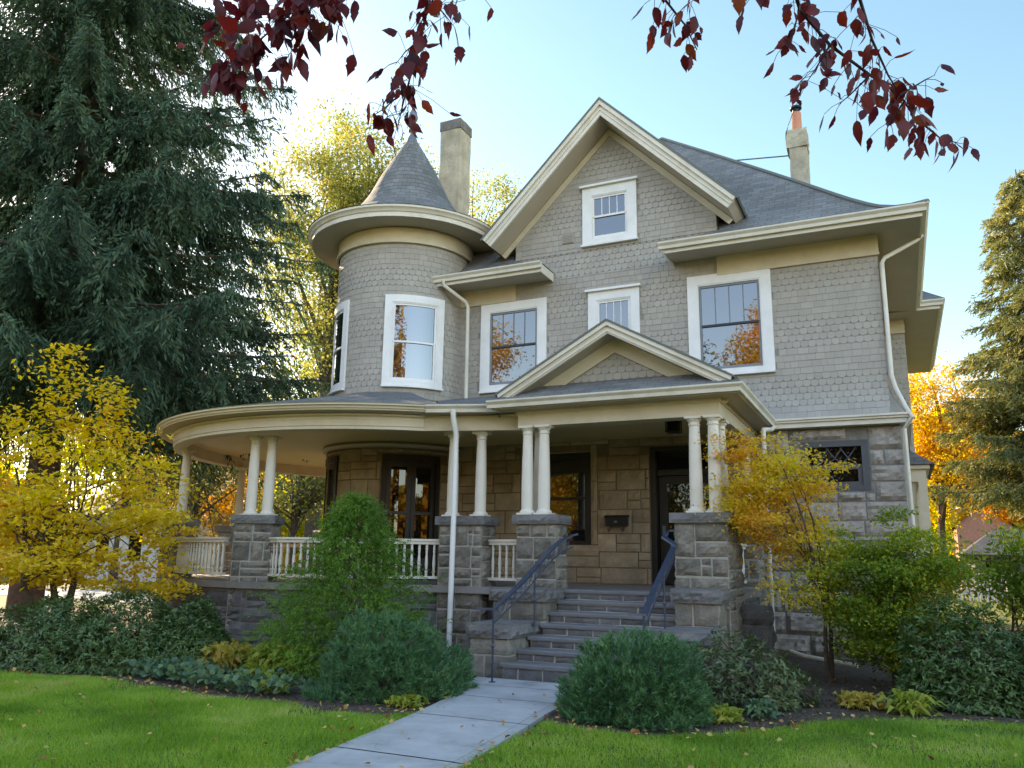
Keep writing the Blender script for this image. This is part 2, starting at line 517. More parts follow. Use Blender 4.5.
# --- windows ----------------------------------------------------
def window(P, u0, u1, v0, v1, side=0.2, top=0.2, bot=0.12, lites=4, split=0.52, nu=1, frame='white', sash='sash_blue', muntin='sash_blue', hood=False, glass='glass', proud=0.05, rail='sash_dark'):
    """double-hung window in wall space: casing > sash, muntins, meeting rail, two panes"""
    w = MB()
    mbox(w, P, u0, u0 + side, v0, v1, -0.02, proud)
    mbox(w, P, u1 - side, u1, v0, v1, -0.02, proud)
    mbox(w, P, u0 + side, u1 - side, v1 - top, v1, -0.02, proud, nu)
    mbox(w, P, u0 + side, u1 - side, v0, v0 + bot, -0.02, proud, nu)
    # bead round the opening
    a, b, c, d = u0 + side, u1 - side, v0 + bot, v1 - top
    mbox(w, P, a, a + 0.025, c, d, -0.02, proud - 0.012); mbox(w, P, b - 0.025, b, c, d, -0.02, proud - 0.012)
    mbox(w, P, a + 0.025, b - 0.025, d - 0.025, d, -0.02, proud - 0.012, nu)
    win = w.build('window', M[frame], house)
    if hood:
        h = MB()
        mbox(h, P, u0 - 0.05, u1 + 0.05, v1 + 0.002, v1 + 0.05, -0.01, proud + 0.07, nu)
        h.build('head_moulding', M[frame], win)
    s = MB()
    mbox(s, P, u0 - 0.03 if hood else u0, u1 + 0.03 if hood else u1, v0 - 0.045, v0 - 0.002, -0.01, proud + 0.045, nu)
    s.build('sill', M[frame], win)
    a += 0.025; b -= 0.025; d -= 0.025
    m = c + (d - c) * split
    st = 0.045
    sh = MB()
    for (p, q, n1) in ((m, d, 0.018), (c, m, 0.004)):
        mbox(sh, P, a, a + st, p, q, -0.03, n1); mbox(sh, P, b - st, b, p, q, -0.03, n1)
    mbox(sh, P, a + st, b - st, d - st, d, -0.03, 0.018, nu)
    mbox(sh, P, a + st, b - st, c, c + st * 1.5, -0.03, 0.004, nu)
    sh.build('sash', M[sash], win)
    r = MB()
    mbox(r, P, a + st, b - st, m - 0.022, m + 0.022, -0.03, 0.020, nu)
    r.build('meeting_rail', M[rail], win)
    if lites > 1:
        mu = MB()
        for k in range(1, lites):
            x = a + st + (b - a - 2 * st) * k / lites
            mbox(mu, P, x - 0.009, x + 0.009, m + 0.022, d - st, -0.02, 0.010)
        mu.build('muntin', M[muntin], win)
    for (p, q, n) in ((m + 0.022, d - st, -0.004), (c + st * 1.5, m - 0.022, -0.016)):
        g = MB()
        us = [a + st + (b - a - 2 * st) * k / nu for k in range(nu + 1)]
        for x, y in zip(us, us[1:]):
            g.face([P(x, p, n), P(y, p, n), P(y, q, n), P(x, q, n)])
        g.build('pane', M[glass], win, fix=False, smooth=(nu > 1))
    return win


PF = flat(WY)
W_RIGHT = (-3.57, -1.92, 3.655 + 1.58, 5.745 + 1.58)
W_LEFT = (-8.33, -6.71, 5.27, 7.30)
W_MID = (-5.73, -4.59, 5.35, 7.27)
W_GAB = (-5.85, -4.61, 8.38, 9.72)
front_holes = [W_RIGHT, W_LEFT, W_MID, W_GAB]
window(PF, *W_RIGHT, side=0.2, top=0.2, bot=0.10, lites=4)
window(PF, *W_LEFT, side=0.2, top=0.19, bot=0.13, lites=4)
window(PF, *W_MID, side=0.18, top=0.19, bot=0.13, lites=4, hood=True, sash='white', muntin='white', rail='white')
window(PF, *W_GAB, side=0.2, top=0.2, bot=0.13, lites=4, hood=True, sash='white', muntin='white', rail='white')

# --- upper walls: shingles ---------------------------------------
GX, GPK = -5.21, 11.42         # gable centre and peak
GL, GR = GX - 2.28, GX + 2.28
def flare(P0):
    return lambda u, v, n: P0(u, v, n + (0.27 * max(0.0, (4.85 - v) / 0.60) ** 1.8))
PFL = flare(PF)
mb = MB()
panel(mb, PF, -9.1, XR, 4.7, 8.0, front_holes)
panel(mb, PF, GL, GR, 8.0, 8.35)
gh = [W_GAB]
zz = [8.35, 8.6, 9.0, 9.4, 9.72, 10.0, 10.4, 10.8, 11.0]
for a, b in zip(zz, zz[1:]):
    hw0, hw1 = min(2.28, 11.1 - a), min(2.28, 11.1 - b)
    if b <= 9.73:
        for s in (-1, 1):
            xin = GX + s * 0.6
            mb.face([PF(xin, a, 0), PF(GX + s * hw0, a, 0), PF(GX + s * hw1, b, 0), PF(xin, b, 0)])
    else:
        mb.face([PF(GX - hw0, a, 0), PF(GX + hw0, a, 0), PF(GX + hw1, b, 0), PF(GX - hw1, b, 0)])
# cheeks of the gable, right side wall, bay on the right side
for x in (GL, GR): mb.face([(x, WY, 7.6), (x, 19.5, 7.6), (x, 19.5, 9.0), (x, WY, 8.9)])
PS = lambda u, v, n: (XR + n, u, v)
panel(mb, PS, WY, 27.0, 4.2, 7.75)
mb.face([(-11.0, 17.0, 4.2), (-11.0, 27, 4.2), (-11.0, 27, 7.8), (-11.0, 17, 7.8)])
mb.face([(-11.0, 27.0, 0.0), (XR, 27, 0.0), (XR, 27, 7.8), (-11.0, 27, 7.8)])
for k in range(6):              # flared skirt
    a, b = 4.22 + 0.1 * k, 4.32 + 0.1 * k
    mb.face([PFL(-2.2, a, 0), PFL(XR + 0.0, a, 0), PFL(XR, b, 0), PFL(-2.2, b, 0)])
    mb.face([flare(PS)(WY, a, 0), flare(PS)(27, a, 0), flare(PS)(27, b, 0), flare(PS)(WY, b, 0)])
    mb.face([PFL(XR, a, 0), flare(PS)(WY, a, 0), flare(PS)(WY, b, 0), PFL(XR, b, 0)])
mb.face([(-1.9, WY - .35, 4.22), (XR, WY - .35, 4.22), (XR, WY, 4.22), (-1.9, WY, 4.22)])
mb.build('upper_wall', M['shingle_back'], house, fix=False)
sh = MB()
shingles(sh, PFL, -2.35, XR + 0.01, 4.225, 7.30, front_holes, phase=2)
shingles(sh, PF, -8.9, -2.35, 4.225 + 0.128 * 4, 7.72, front_holes, phase=6)
def in_gable(u, v):
    return abs(u - GX) < min(2.28, 11.06 - v)
shingles(sh, PF, GL, GR, 7.72, 11.0, [W_GAB], keep=in_gable, phase=4)
shingles(sh, flare(PS), WY - 0.01, 22.0, 4.225, 7.30, phase=2, sw=0.16)
sh.build('wall_shingles', M['shingle'], house, fix=False)
# belt moulding between shingles and stone
bt = MB()
bt.box(-2.0, XR + 0.30, 15.66, 15.92, 4.135, 4.175)
bt.box(-2.0, XR + 0.26, 15.70, 15.92, 4.045, 4.133)
bt.box(-2.0, XR + 0.33, 15.63, 15.93, 4.177, 4.215)
bt.box(XR + 0.11, XR + 0.33, 15.93, 27.0, 4.05, 4.213)
bt.build('belt_moulding', M['cream_pale'], house)
# gable vent
vt = MB()
mbox(vt, PF, -6.33, -6.07, 8.50, 8.72, 0.0, 0.035)
for k in range(6): mbox(vt, PF, -6.31, -6.09, 8.515 + 0.034 * k, 8.530 + 0.034 * k, 0.035, 0.048)
vt.build('louvre_vent', M['shingle'], house)

# --- frieze boards, soffits, fascias, gutters of the main eaves ------
def slab(mb, pts, t):
    n = len(pts)
    mb.add([tuple(p) for p in pts] + [(p[0], p[1], p[2] + t) for p in pts], [tuple(range(n - 1, -1, -1)), tuple(range(n, 2 * n))] + [(i, (i + 1) % n, n + (i + 1) % n, n + i) for i in range(n)])
def boards(name, mat, *bx):
    w = MB()
    for b in bx: w.box(*b)
    return w.build(name, M[mat], house)
boards('frieze_board', 'cream', (-2.95, XR + 0.035, 15.955, 16.0, 7.285, 7.70), (-2.95, XR + 0.045, 15.94, 15.955, 7.285, 7.325), (XR, XR + 0.035, 16.0, 22.0, 7.285, 7.70))
boards('frieze_board', 'cream', (-9.3, -7.47, 15.955, 16.0, 7.315, 7.70))
boards('frieze_board', 'cream', (XR + 0.036, 0.51, 21.955, 22.0, 7.285, 7.70), (XR + 0.036, 0.52, 21.94, 21.955, 7.285, 7.325))
E0 = 0.75
for pts in ([(-3.83, WY - E0, 7.635), (XR + E0, WY - E0, 7.635), (XR, WY, 7.695), (-3.83, WY, 7.695)],
            [(XR + E0, WY - E0, 7.635), (XR + E0, 21.3, 7.635), (XR, 21.3, 7.695), (XR, WY, 7.695)],
            [(0.0, 21.3, 7.64), (1.27, 21.3, 7.64), (1.27, 28.6, 7.64), (0.0, 28.6, 7.64)],
            [(-9.3, WY - E0, 7.635), (-6.57, WY - E0, 7.635), (-6.57, WY, 7.695), (-9.3, WY, 7.695)]):
    so = MB(); slab(so, pts, 0.02); so.build('soffit', M['taupe'], house)
fy, fx = WY - E0, XR + E0
boards('fascia', 'cream_pale', (-3.83, fx + 0.03, fy - .03, fy, 7.63, 7.775), (fx, fx + .03, fy + .001, 21.27, 7.63, 7.775), (-3.86, -3.831, fy - .03, WY - 0.03, 7.64, 7.83))
boards('fascia', 'cream_pale', (fx, 1.30, 21.27, 21.30, 7.63, 7.775), (1.27, 1.30, 21.301, 28.6, 7.63, 7.775))
boards('fascia', 'cream_pale', (-9.3, -6.57, fy - .03, fy, 7.63, 7.775), (-6.569, -6.54, fy - .03, WY - 0.03, 7.64, 7.83))
def gutter(mb, p0, p1, out, t=0.12, h=0.135, zt=7.84, m0=0.0, m1=0.0):
    """K-style gutter along p0->p1; out = unit outward; m0/m1 mitre the ends outwards"""
    p0, p1, out = Vector((*p0, 0)), Vector((*p1, 0)), Vector((*out, 0))
    d = (p1 - p0).normalized()
    prof = [(0.0, -h), (t * 0.55, -h), (t * 0.62, -h * 0.55), (t * 0.95, -h * 0.25), (t, -h * 0.18), (t, 0), (t * 0.86, 0.004), (t * 0.86, -0.02), (0.0, -0.02)]
    r0 = [p0 + out * n - d * n * m0 + Vector((0, 0, zt + z)) for n, z in prof]
    r1 = [p1 + out * n + d * n * m1 + Vector((0, 0, zt + z)) for n, z in prof]
    mb.loft([r0, r1], True, True)
ge = fy - 0.031
gu = MB()
gutter(gu, (-3.95, ge), (fx + 0.031, ge), (0, -1), m1=1)
gutter(gu, (fx + 0.031, ge), (fx + 0.031, 21.269), (1, 0), m0=1, m1=-1)
gu.build('eave_gutter', M['cream_pale'], house)
gu = MB()
gutter(gu, (fx + 0.031, 21.269), (1.301, 21.269), (0, -1), m0=-1, m1=1)
gutter(gu, (1.301, 21.269), (1.301, 28.6), (1, 0), m0=1)
gu.build('eave_gutter', M['cream_pale'], house)
gu = MB()
gutter(gu, (-9.3, ge), (-6.50, ge), (0, -1))
gu.build('eave_gutter', M['cream_pale'], house)

# --- main hip roof with bell-cast eaves -------------------------------
PROF = [(0, 0), (.25, .07), (.5, .18), (.75, .34), (0.86, .43), (1.0, .55), (1.3, .83), (1.6, 1.13), (2.2, 1.74), (3.2, 2.74), (4.6, 4.13), (6.27, 5.77)]
RX0, RX1, RY0, RY1, RZ = -11.64, 0.90, 15.12, 27.66, 7.835
rf = MB()
sl = 0.0
for (t0, h0), (t1, h1) in zip(PROF, PROF[1:]):
    d = math.hypot(t1 - t0, h1 - h0)
    z0, z1 = RZ + h0, RZ + h1
    spans = [(RX0 + t0, RX1 - t0, RX0 + t1, RX1 - t1)]
    if t0 < 0.86:
        spans = [(RX0 + t0, -6.52 - t0, RX0 + t1, -6.52 - t1), (-3.94 + t0, RX1 - t0, -3.94 + t1, RX1 - t1)]
        rf.face([(-6.52 - t0, RY0 + t0, z0), (-6.52, RY0 + t0, RZ), (-6.52, RY0 + t1, RZ), (-6.52 - t1, RY0 + t1, z1)], [(t0, h0), (t0, 0), (t1, 0), (t1, h1)])
        rf.face([(-3.94 + t0, RY0 + t0, z0), (-3.94, RY0 + t0, RZ), (-3.94, RY0 + t1, RZ), (-3.94 + t1, RY0 + t1, z1)], [(t0, h0), (t0, 0), (t1, 0), (t1, h1)])
    for a0, b0, a1, b1 in spans:
        rf.face([(a0, RY0 + t0, z0), (b0, RY0 + t0, z0), (b1, RY0 + t1, z1), (a1, RY0 + t1, z1)], [(a0, sl), (b0, sl), (b1, sl + d), (a1, sl + d)])
    rf.face([(RX1 - t0, RY0 + t0, z0), (RX1 - t0, RY1 - t0, z0), (RX1 - t1, RY1 - t1, z1), (RX1 - t1, RY0 + t1, z1)], [(RY0 + t0, sl), (RY1 - t0, sl), (RY1 - t1, sl + d), (RY0 + t1, sl + d)])
    rf.face([(RX0 + t0, RY1 - t0, z0), (RX0 + t0, RY0 + t0, z0), (RX0 + t1, RY0 + t1, z1), (RX0 + t1, RY1 - t1, z1)], [(-(RY1 - t0), sl), (-(RY0 + t0), sl), (-(RY0 + t1), sl + d), (-(RY1 - t1), sl + d)])
    rf.face([(RX1 - t0, RY1 - t0, z0), (RX0 + t0, RY1 - t0, z0), (RX0 + t1, RY1 - t1, z1), (RX1 - t1, RY1 - t1, z1)], [(-(RX1 - t0), sl), (-(RX0 + t0), sl), (-(RX0 + t1), sl + d), (-(RX1 - t1), sl + d)])
    sl += d
# hip roof of the side bay
bz = 7.84
rf.face([(0.1, 21.15, bz), (1.42, 21.15, bz), (-0.2, 23.2, bz + 1.5)], [(0.1, 0), (1.42, 0), (-.2, 2.5)])
rf.face([(1.42, 21.15, bz), (1.42, 28.7, bz), (-0.2, 27.0, bz + 1.5), (-0.2, 23.2, bz + 1.5)], [(21.1, 0), (28.7, 0), (27, 2.4), (23.2, 2.4)])
roof = rf.build('main_roof', M['roof'], house, fix=False)
# hip caps
hc = MB()
for cx, sx in ((RX1, -1), (RX0, 1)):
    pts = [(cx + sx * t, RY0 + t, RZ + h + 0.012) for t, h in PROF]
    hc.tube(pts, 0.05, 6)
hc.build('hip_cap', M['roof'], roof)

# --- front gable: two sloping slabs, barge boards, rake soffit ----------
def rake(name, gx, pk, half, drop, depth, y0, y1, yb, m_barge, m_soffit, roof_th=0.035, crown=0.07):
    """both slopes of a gable end. (gx, pk) top of the barge boards, half/drop to their lower ends"""
    ang = math.atan2(drop, half)
    nx, nz = math.sin(ang), math.cos(ang)
    vd = depth / nz
    def quad(s, o0, o1, ext=0.0):
        # band between perpendicular offsets o0..o1 below the roof line
        p = (gx, pk - o0 / nz); q = (gx + s * (half + ext - o0 * nx), pk - drop - ext * drop / half - o0 * nz)
        r = (gx + s * (half + ext - o1 * nx), pk - drop - ext * drop / half - o1 * nz); t = (gx, pk - o1 / nz)
        return [p, q, r, t]
    def ext(mb, qd, ya, yb_):
        n = len(qd)
        mb.add([(x, ya, z) for x, z in qd] + [(x, yb_, z) for x, z in qd], [tuple(range(n)), tuple(range(2 * n - 1, n - 1, -1))] + [(i, n + i, n + (i + 1) % n, (i + 1) % n) for i in range(n)])
    b = MB(); s_ = MB(); r_ = MB()
    for s in (-1, 1):
        ext(b, quad(s, 0.0, depth), y0, y0 + 0.05)
        ext(b, quad(s, -0.01, crown), y0 - 0.045, y0 - 0.001)
        ext(b, quad(s, crown + 0.055, crown + 0.085), y0 - 0.018, y0 - 0.001)
        ext(s_, quad(s, 0.0, depth - 0.012), y0 + 0.051, y1)
        qd = quad(s, -0.012 - roof_th, -0.012, 0.03)
        ext(r_, qd, y0 - 0.06, y1)
    bo = b.build(name, M[m_barge], house)
    s_.build('rake_soffit', M[m_soffit], bo)
    L = math.hypot(half, drop)
    rr = MB()
    for s in (-1, 1):
        q = quad(s, -0.013 - roof_th - 0.003, 0, 0.03)
        a, c = q[0], q[1]
        rr.face([(c[0], y0 - 0.06, c[1]), (c[0], y1, c[1]), (a[0], y1, a[1]), (a[0], y0 - 0.06, a[1])], [(y0, 0), (y1, 0), (y1, L), (y0, L)])
    rr.build('gable_roof', M['roof'], house, fix=False)
    r_.build('roof_edge', M['roof'], bo)
    return quad, ext
quad, ext = rake('barge_board', GX, GPK, 2.79, 2.80, 0.24, 15.35, 19.6, WY, 'cream_pale', 'taupe')
rb = MB()
for s in (-1, 1):
    ext(rb, quad(s, 0.24, 0.36), 15.965, 16.0)
rb.build('rake_frieze', M['cream'], house)

# --- turret -------------------------------------------------------------
TR = 1.60
PT = cyl(TR)
d2u = lambda deg: math.radians(deg) * TR
TW = [(d2u(17.8), d2u(66.2), 5.27, 7.335), (d2u(-66.2), d2u(-17.8), 5.27, 7.335)]
tb = MB()
panel(tb, PT, d2u(-178), d2u(178), 4.6, 8.6, TW, 0.0, 0.1)
turret = tb.build('turret_wall', M['shingle_back'], house, fix=False, smooth=True)
ts = MB()
shingles(ts, PT, d2u(-120), d2u(95), 5.0, 8.60, TW, phase=3, straight=5, scallop=4)
ts.build('turret_shingles', M['shingle'], turret, fix=False)
for w_ in TW:
    window(PT, *w_, side=0.16, top=0.17, bot=0.11, lites=1, split=0.5, nu=10, rail='white', sash='white')
te = MB()
te.lathe([(TR + 0.03, 8.56), (TR + 0.085, 8.565), (TR + 0.09, 8.60), (TR + 0.05, 8.615), (TR + 0.05, 8.90), (TR + 0.05, 8.93)], TC, 72)
te.build('turret_frieze', M['cream'], turret, smooth=True)
te = MB()
te.lathe([(TR + 0.0, 8.955), (2.27, 8.925), (2.27, 8.97), (TR, 8.99)], TC, 72)
te.build('turret_soffit', M['taupe'], turret, smooth=True)
te = MB()
te.lathe([(2.272, 8.92), (2.30, 8.92), (2.30, 9.02), (2.33, 9.03), (2.36, 9.09), (2.40, 9.11), (2.40, 9.16), (2.34, 9.17), (2.272, 9.13)], TC, 72)
te.build('turret_gutter', M['cream_pale'], turret, smooth=True)
CP = [(2.42, 9.165), (2.1, 9.27), (1.75, 9.46), (1.42, 9.73), (1.18, 10.02), (1.0, 10.32), (0.74, 10.88), (0.47, 11.38), (0.25, 11.76), (0.10, 12.0)]
tc_ = MB()
ns = 64
L_ = 0
for (r0, z0), (r1, z1) in zip(CP, CP[1:]):
    d = math.hypot(r1 - r0, z1 - z0)
    for k in range(ns):
        a, b = 2 * PI * k / ns, 2 * PI * (k + 1) / ns
        f = lambda r, t, z: (TC[0] + r * math.sin(t), TC[1] - r * math.cos(t), z)
        tc_.face([f(r0, a, z0), f(r0, b, z0), f(r1, b, z1), f(r1, a, z1)], [(a * 1.3, L_), (b * 1.3, L_), (b * 1.3, L_ + d), (a * 1.3, L_ + d)])
    L_ += d
cone = tc_.build('conical_roof', M['roof'], house, fix=False, smooth=True)
fn = MB()
fn.lathe([(0.16, 11.88), (0.12, 12.02), (0.07, 12.12), (0.065, 12.2), (0.11, 12.23), (0.11, 12.27), (0.06, 12.3), (0.055, 12.42), (0.06, 12.5), (0.11, 12.55), (0.128, 12.62), (0.11, 12.70), (0.065, 12.80), (0.05, 12.88), (0.03, 13.05), (0.008, 13.25)], TC, 20)
fn.build('finial', M['lead'], cone, smooth=True)

# --- chimneys ------------------------------------------------------------
def rough_box(mb, x0, x1, y0, y1, z0, z1, nz=14, j=0.012, rnd=RND):
    rings = []
    for k in range(nz + 1):
        z = z0 + (z1 - z0) * k / nz
        ring = []
        for (xa, ya, xb, yb) in ((x0, y0, x1, y0), (x1, y0, x1, y1), (x1, y1, x0, y1), (x0, y1, x0, y0)):
            for q in range(4):
                ring.append((xa + (xb - xa) * q / 4 + rnd.uniform(-j, j), ya + (yb - ya) * q / 4 + rnd.uniform(-j, j), z))
        rings.append(ring)
    mb.loft(rings, True, True)
c1 = MB(); rough_box(c1, -11.17, -10.53, 18.6, 19.26, 7.0, 13.70)
ch1 = c1.build('stucco_chimney', M['chimney'], house)
c1 = MB(); rough_box(c1, -11.19, -10.51, 18.58, 19.28, 13.70, 14.0, 2, 0.01)
c1.build('chimney_cap', M['chimney_top'], ch1)
c2 = MB()
rough_box(c2, -1.83, -1.40, 20.5, 21.05, 8.0, 12.1, 14, 0.022)
rough_box(c2, -1.88, -1.38, 20.46, 21.1, 12.1, 12.60, 5, 0.02)
ch2 = c2.build('stucco_chimney', M['chimney'], house)
pt_ = MB(); pt_.lathe([(0.125, 12.58), (0.125, 13.18), (0.105, 13.2)], (-1.62, 20.75), 16, cap=True)
pt_.build('chimney_pot', M['clay'], ch2, smooth=True)
pt_ = MB(); pt_.lathe([(0.09, 13.2), (0.09, 13.30), (0.15, 13.31), (0.15, 13.36), (0.02, 13.42)], (-1.62, 20.75), 16, cap=True)
pt_.build('pot_cowl', M['black'], ch2, smooth=True)
pt_ = MB(); pt_.tube([(-1.83, 20.7, 12.0), (-4.1, 20.6, 12.2)], 0.018, 6)
pt_.build('stay_rod', M['lead'], ch2)

# --- stone walls of the ground storey ------------------------------------
PSt = flat(SY)
DOOR = (-4.42, -3.08, FZ, 3.84)
PWIN = (-7.12, -5.68, 1.90, 3.80)
SWIN = (-1.55, -0.39, 2.88, 3.80)
st = MB()
panel(st, PSt, -9.3, -2.34, FZ - 0.2, 4.08, [DOOR, PWIN])
st.build('porch_back_wall', M['mortar_tan'], house, fix=False)
st = MB()
r2 = random.Random(21)
ashlar(st, PSt, -9.2, -2.34, FZ, 4.05, [(DOOR[0] - 0.02, DOOR[1] + .02, 0, DOOR[3] + .02), (PWIN[0] - .14, PWIN[1] + .14, PWIN[2] - .22, PWIN[3] + .14)], 0.28, 0.5, 0.4, 0.95, 0.018, 0.02, 0.02, r2, 0.3, 0.10)
# dressed surround and sill of the porch window
ashlar(st, PSt, PWIN[0] - .16, PWIN[1] + .16, PWIN[2] - .22, PWIN[2] - .002, (), 0.3, 0.4, 2, 3, 0.01, 0.05, 0.006, r2, 0, 0.3)
ashlar(st, PSt, PWIN[1] + .002, PWIN[1] + .14, PWIN[2], PWIN[3] + .14, (), 0.5, 0.8, 2, 3, 0.01, 0.03, 0.006, r2, 0, 0.3)
ashlar(st, PSt, PWIN[0] - .14, PWIN[0] - .002, PWIN[2], PWIN[3] + .14, (), 0.5, 0.8, 2, 3, 0.01, 0.03, 0.006, r2, 0, 0.3)
st.build('sandstone_blocks', M['tan'], house, fix=False)
st = MB()
panel(st, PSt, -2.34, 0.16, -0.1, 4.05, [SWIN])
PSr = lambda u, v, n: (0.16 + n, u, v)
panel(st, PSr, SY, 27.0, -0.1, 4.05)
st.build('stone_side_wall', M['mortar_dark'], house, fix=False)
st = MB()
r2 = random.Random(5)
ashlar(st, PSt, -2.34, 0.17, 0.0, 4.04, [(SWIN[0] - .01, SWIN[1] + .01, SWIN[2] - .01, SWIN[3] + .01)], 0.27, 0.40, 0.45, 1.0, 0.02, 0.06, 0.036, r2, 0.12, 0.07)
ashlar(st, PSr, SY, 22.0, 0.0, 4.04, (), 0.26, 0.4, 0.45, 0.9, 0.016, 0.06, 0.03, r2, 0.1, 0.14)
st.build('rock_faced_blocks', M['stone_pale'], house, fix=False)
# small window beside the porch
w = MB()
a, b, c, d = SWIN
w.box(a, a + .12, SY - .01, SY + .14, c, d); w.box(b - .12, b, SY - .01, SY + .14, c, d)
w.box(a + .12, b - .12, SY - .01, SY + .14, d - .11, d); w.box(a + .12, b - .12, SY - .01, SY + .14, c, c + .10)
sw = w.build('window', M['grey_frame'], house)
w = MB()
m_ = (c + d) / 2 - 0.02
w.box(a + .12, b - .12, SY + .035, SY + .09, m_ - .045, m_ + .045)
w.box(a + .12, a + .20, SY + .03, SY + .09, c + .10, m_ - .045); w.box(b - .20, b - .12, SY + .03, SY + .09, c + .10, m_ - .045)
w.box(a + .20, b - .20, SY + .03, SY + .09, c + .10, c + .17)
for k in range(1, 4):
    x = a + .12 + (b - a - .24) * k / 4
    w.tube([(x - .14, SY + .06, m_ + .05), (x, SY + .06, m_ + .16), (x + .14, SY + .06, d - .115)], 0.012, 5)
    w.tube([(x + .14, SY + .06, m_ + .05), (x, SY + .06, m_ + .16), (x - .14, SY + .06, d - .115)], 0.012, 5)
w.build('sash', M['grey_frame'], sw)
w = MB(); w.face([(a, SY + .10, c), (b, SY + .10, c), (b, SY + .10, d), (a, SY + .10, d)])
w.build('pane', M['glass_dark'], sw, fix=False)
# porch window
a, b, c, d = PWIN
w = MB()
w.box(a, a + .09, SY + .02, SY + .2, c, d); w.box(b - .09, b, SY + .02, SY + .2, c, d); w.box(a + .09, b - .09, SY + .02, SY + .2, d - .09, d); w.box(a + .09, b - .09, SY + .02, SY + .2, c, c + .08)
pw = w.build('window', M['dark'], house)
w = MB()
m_ = c + (d - c) * 0.5
w.box(a + .09, b - .09, SY + .05, SY + .1, m_ - .03, m_ + .03)
w.box(a + .09, a + .15, SY + .06, SY + .1, c + .08, d - .09); w.box(b - .15, b - .09, SY + .06, SY + .1, c + .08, d - .09)
w.box(a + .15, b - .15, SY + .06, SY + .1, d - .16, d - .09)
w.build('sash', M['dark'], pw)
w = MB(); w.box(a + .15, b - .15, SY + .102, SY + .11, d - .42, d - .1)  # dark strip across the top of the porch window
w.build('dark_pane_strip', M['dark'], pw)
w = MB(); w.face([(a, SY + .115, c), (b, SY + .115, c), (b, SY + .115, d), (a, SY + .115, d)])
w.build('pane', M['glass'], pw, fix=False)
# front door with transom, set back in its opening
a, b, c, d = DOOR
w = MB()
w.box(a, a + .11, SY - .012, SY + .26, c, d); w.box(b - .11, b, SY - .012, SY + .26, c, d); w.box(a + .11, b - .11, SY - .012, SY + .26, d - .1, d)
w.box(a + .11, b - .11, SY + .1, SY + .22, c + 2.13, c + 2.24)
w.box(a - 0.0, b, SY + .26, SY + .30, c, d)
fd = w.build('front_door', M['dark'], house)
w = MB()
x0, x1 = a + .13, b - .13
w.box(x0, x0 + .16, SY + .17, SY + .22, c + .02, c + 2.12); w.box(x1 - .16, x1, SY + .17, SY + .22, c + .02, c + 2.12)
w.box(x0 + .16, x1 - .16, SY + .17, SY + .22, c + 1.97, c + 2.12); w.box(x0 + .16, x1 - .16, SY + .17, SY + .22, c + .02, c + .85)
w.box(x0 + .24, x1 - .24, SY + .155, SY + .169, c + .14, c + .72)
w.build('door_leaf', M['dark'], fd)
w = MB(); w.box(x0 + .16, x1 - .16, SY + .19, SY + .2, c + .85, c + 1.97)
w.build('door_glass', M['glass_dark'], fd)
w = MB(); w.box(a + .12, b - .12, SY + .15, SY + .16, c + 2.25, d - .1)
w.build('transom_pane', M['glass_dark'], fd)
w = MB(); w.ball((x0 + .08, SY + .14, c + 1.0), 0.03, 10); w.box(x0 + .05, x0 + .11, SY + .16, SY + .169, c + .9, c + 1.15)
w.build('handle', M['lead'], fd)

# ground storey of the turret
TG = 1.62
PG = cyl(TG)
g2u = lambda deg: math.radians(deg) * TG
TD = [(g2u(21.5), g2u(67), FZ, 3.76), (g2u(-66), g2u(-20), FZ, 3.76)]
w = MB(); panel(w, PG, g2u(-178), g2u(178), 0.4, 4.06, TD, 0.0, 0.12)
tg = w.build('turret_base', M['mortar_tan'], house, fix=False)
w = MB(); ashlar(w, PG, g2u(-150), g2u(95), FZ, 3.88, [(q[0] - .03, q[1] + .03, 0, q[3] + .03) for q in TD], 0.28, 0.42, 0.35, 0.7, 0.018, 0.02, 0.018, random.Random(3), 0.2, 0.1)
w.build('sandstone_blocks', M['tan'], tg, fix=False)
w = MB(); w.lathe([(TG + .02, 3.9), (TG + .1, 3.92), (TG + .12, 3.97), (TG + .02, 4.02)], TC, 64)
w.build('turret_cornice', M['taupe'], tg, smooth=True)
for q in TD:
    w = MB()
    mbox(w, PG, q[0], q[0] + .1, FZ, q[3], -.1, .03); mbox(w, PG, q[1] - .1, q[1], FZ, q[3], -.1, .03); mbox(w, PG, q[0] + .1, q[1] - .1, q[3] - .14, q[3], -.1, .03, 6)
    um = (q[0] + q[1]) / 2
    fr_ = w.build('french_door', M['dark'], house)
    w = MB()
    for (p0, p1) in ((q[0] + .1, um - .005), (um + .005, q[1] - .1)):
        mbox(w, PG, p0, p0 + .09, FZ + .02, q[3] - .14, -.08, -.02); mbox(w, PG, p1 - .09, p1, FZ + .02, q[3] - .14, -.08, -.02)
        for (z0, z1) in ((FZ + .02, FZ + .45), (FZ + 1.35, FZ + 1.42), (q[3] - .26, q[3] - .14)): mbox(w, PG, p0 + .09, p1 - .09, z0, z1, -.08, -.02, 3)
    w.build('door_leaf', M['dark'], fr_)
    w = MB()
    for k in range(8):
        x, y = q[0] + .1 + (q[1] - q[0] - .2) * k / 8, q[0] + .1 + (q[1] - q[0] - .2) * (k + 1) / 8
        w.face([PG(x, FZ, -.06), PG(y, FZ, -.06), PG(y, q[3] - .1, -.06), PG(x, q[3] - .1, -.06)])
    w.build('pane', M['glass_dark'], fr_, fix=False, smooth=True)

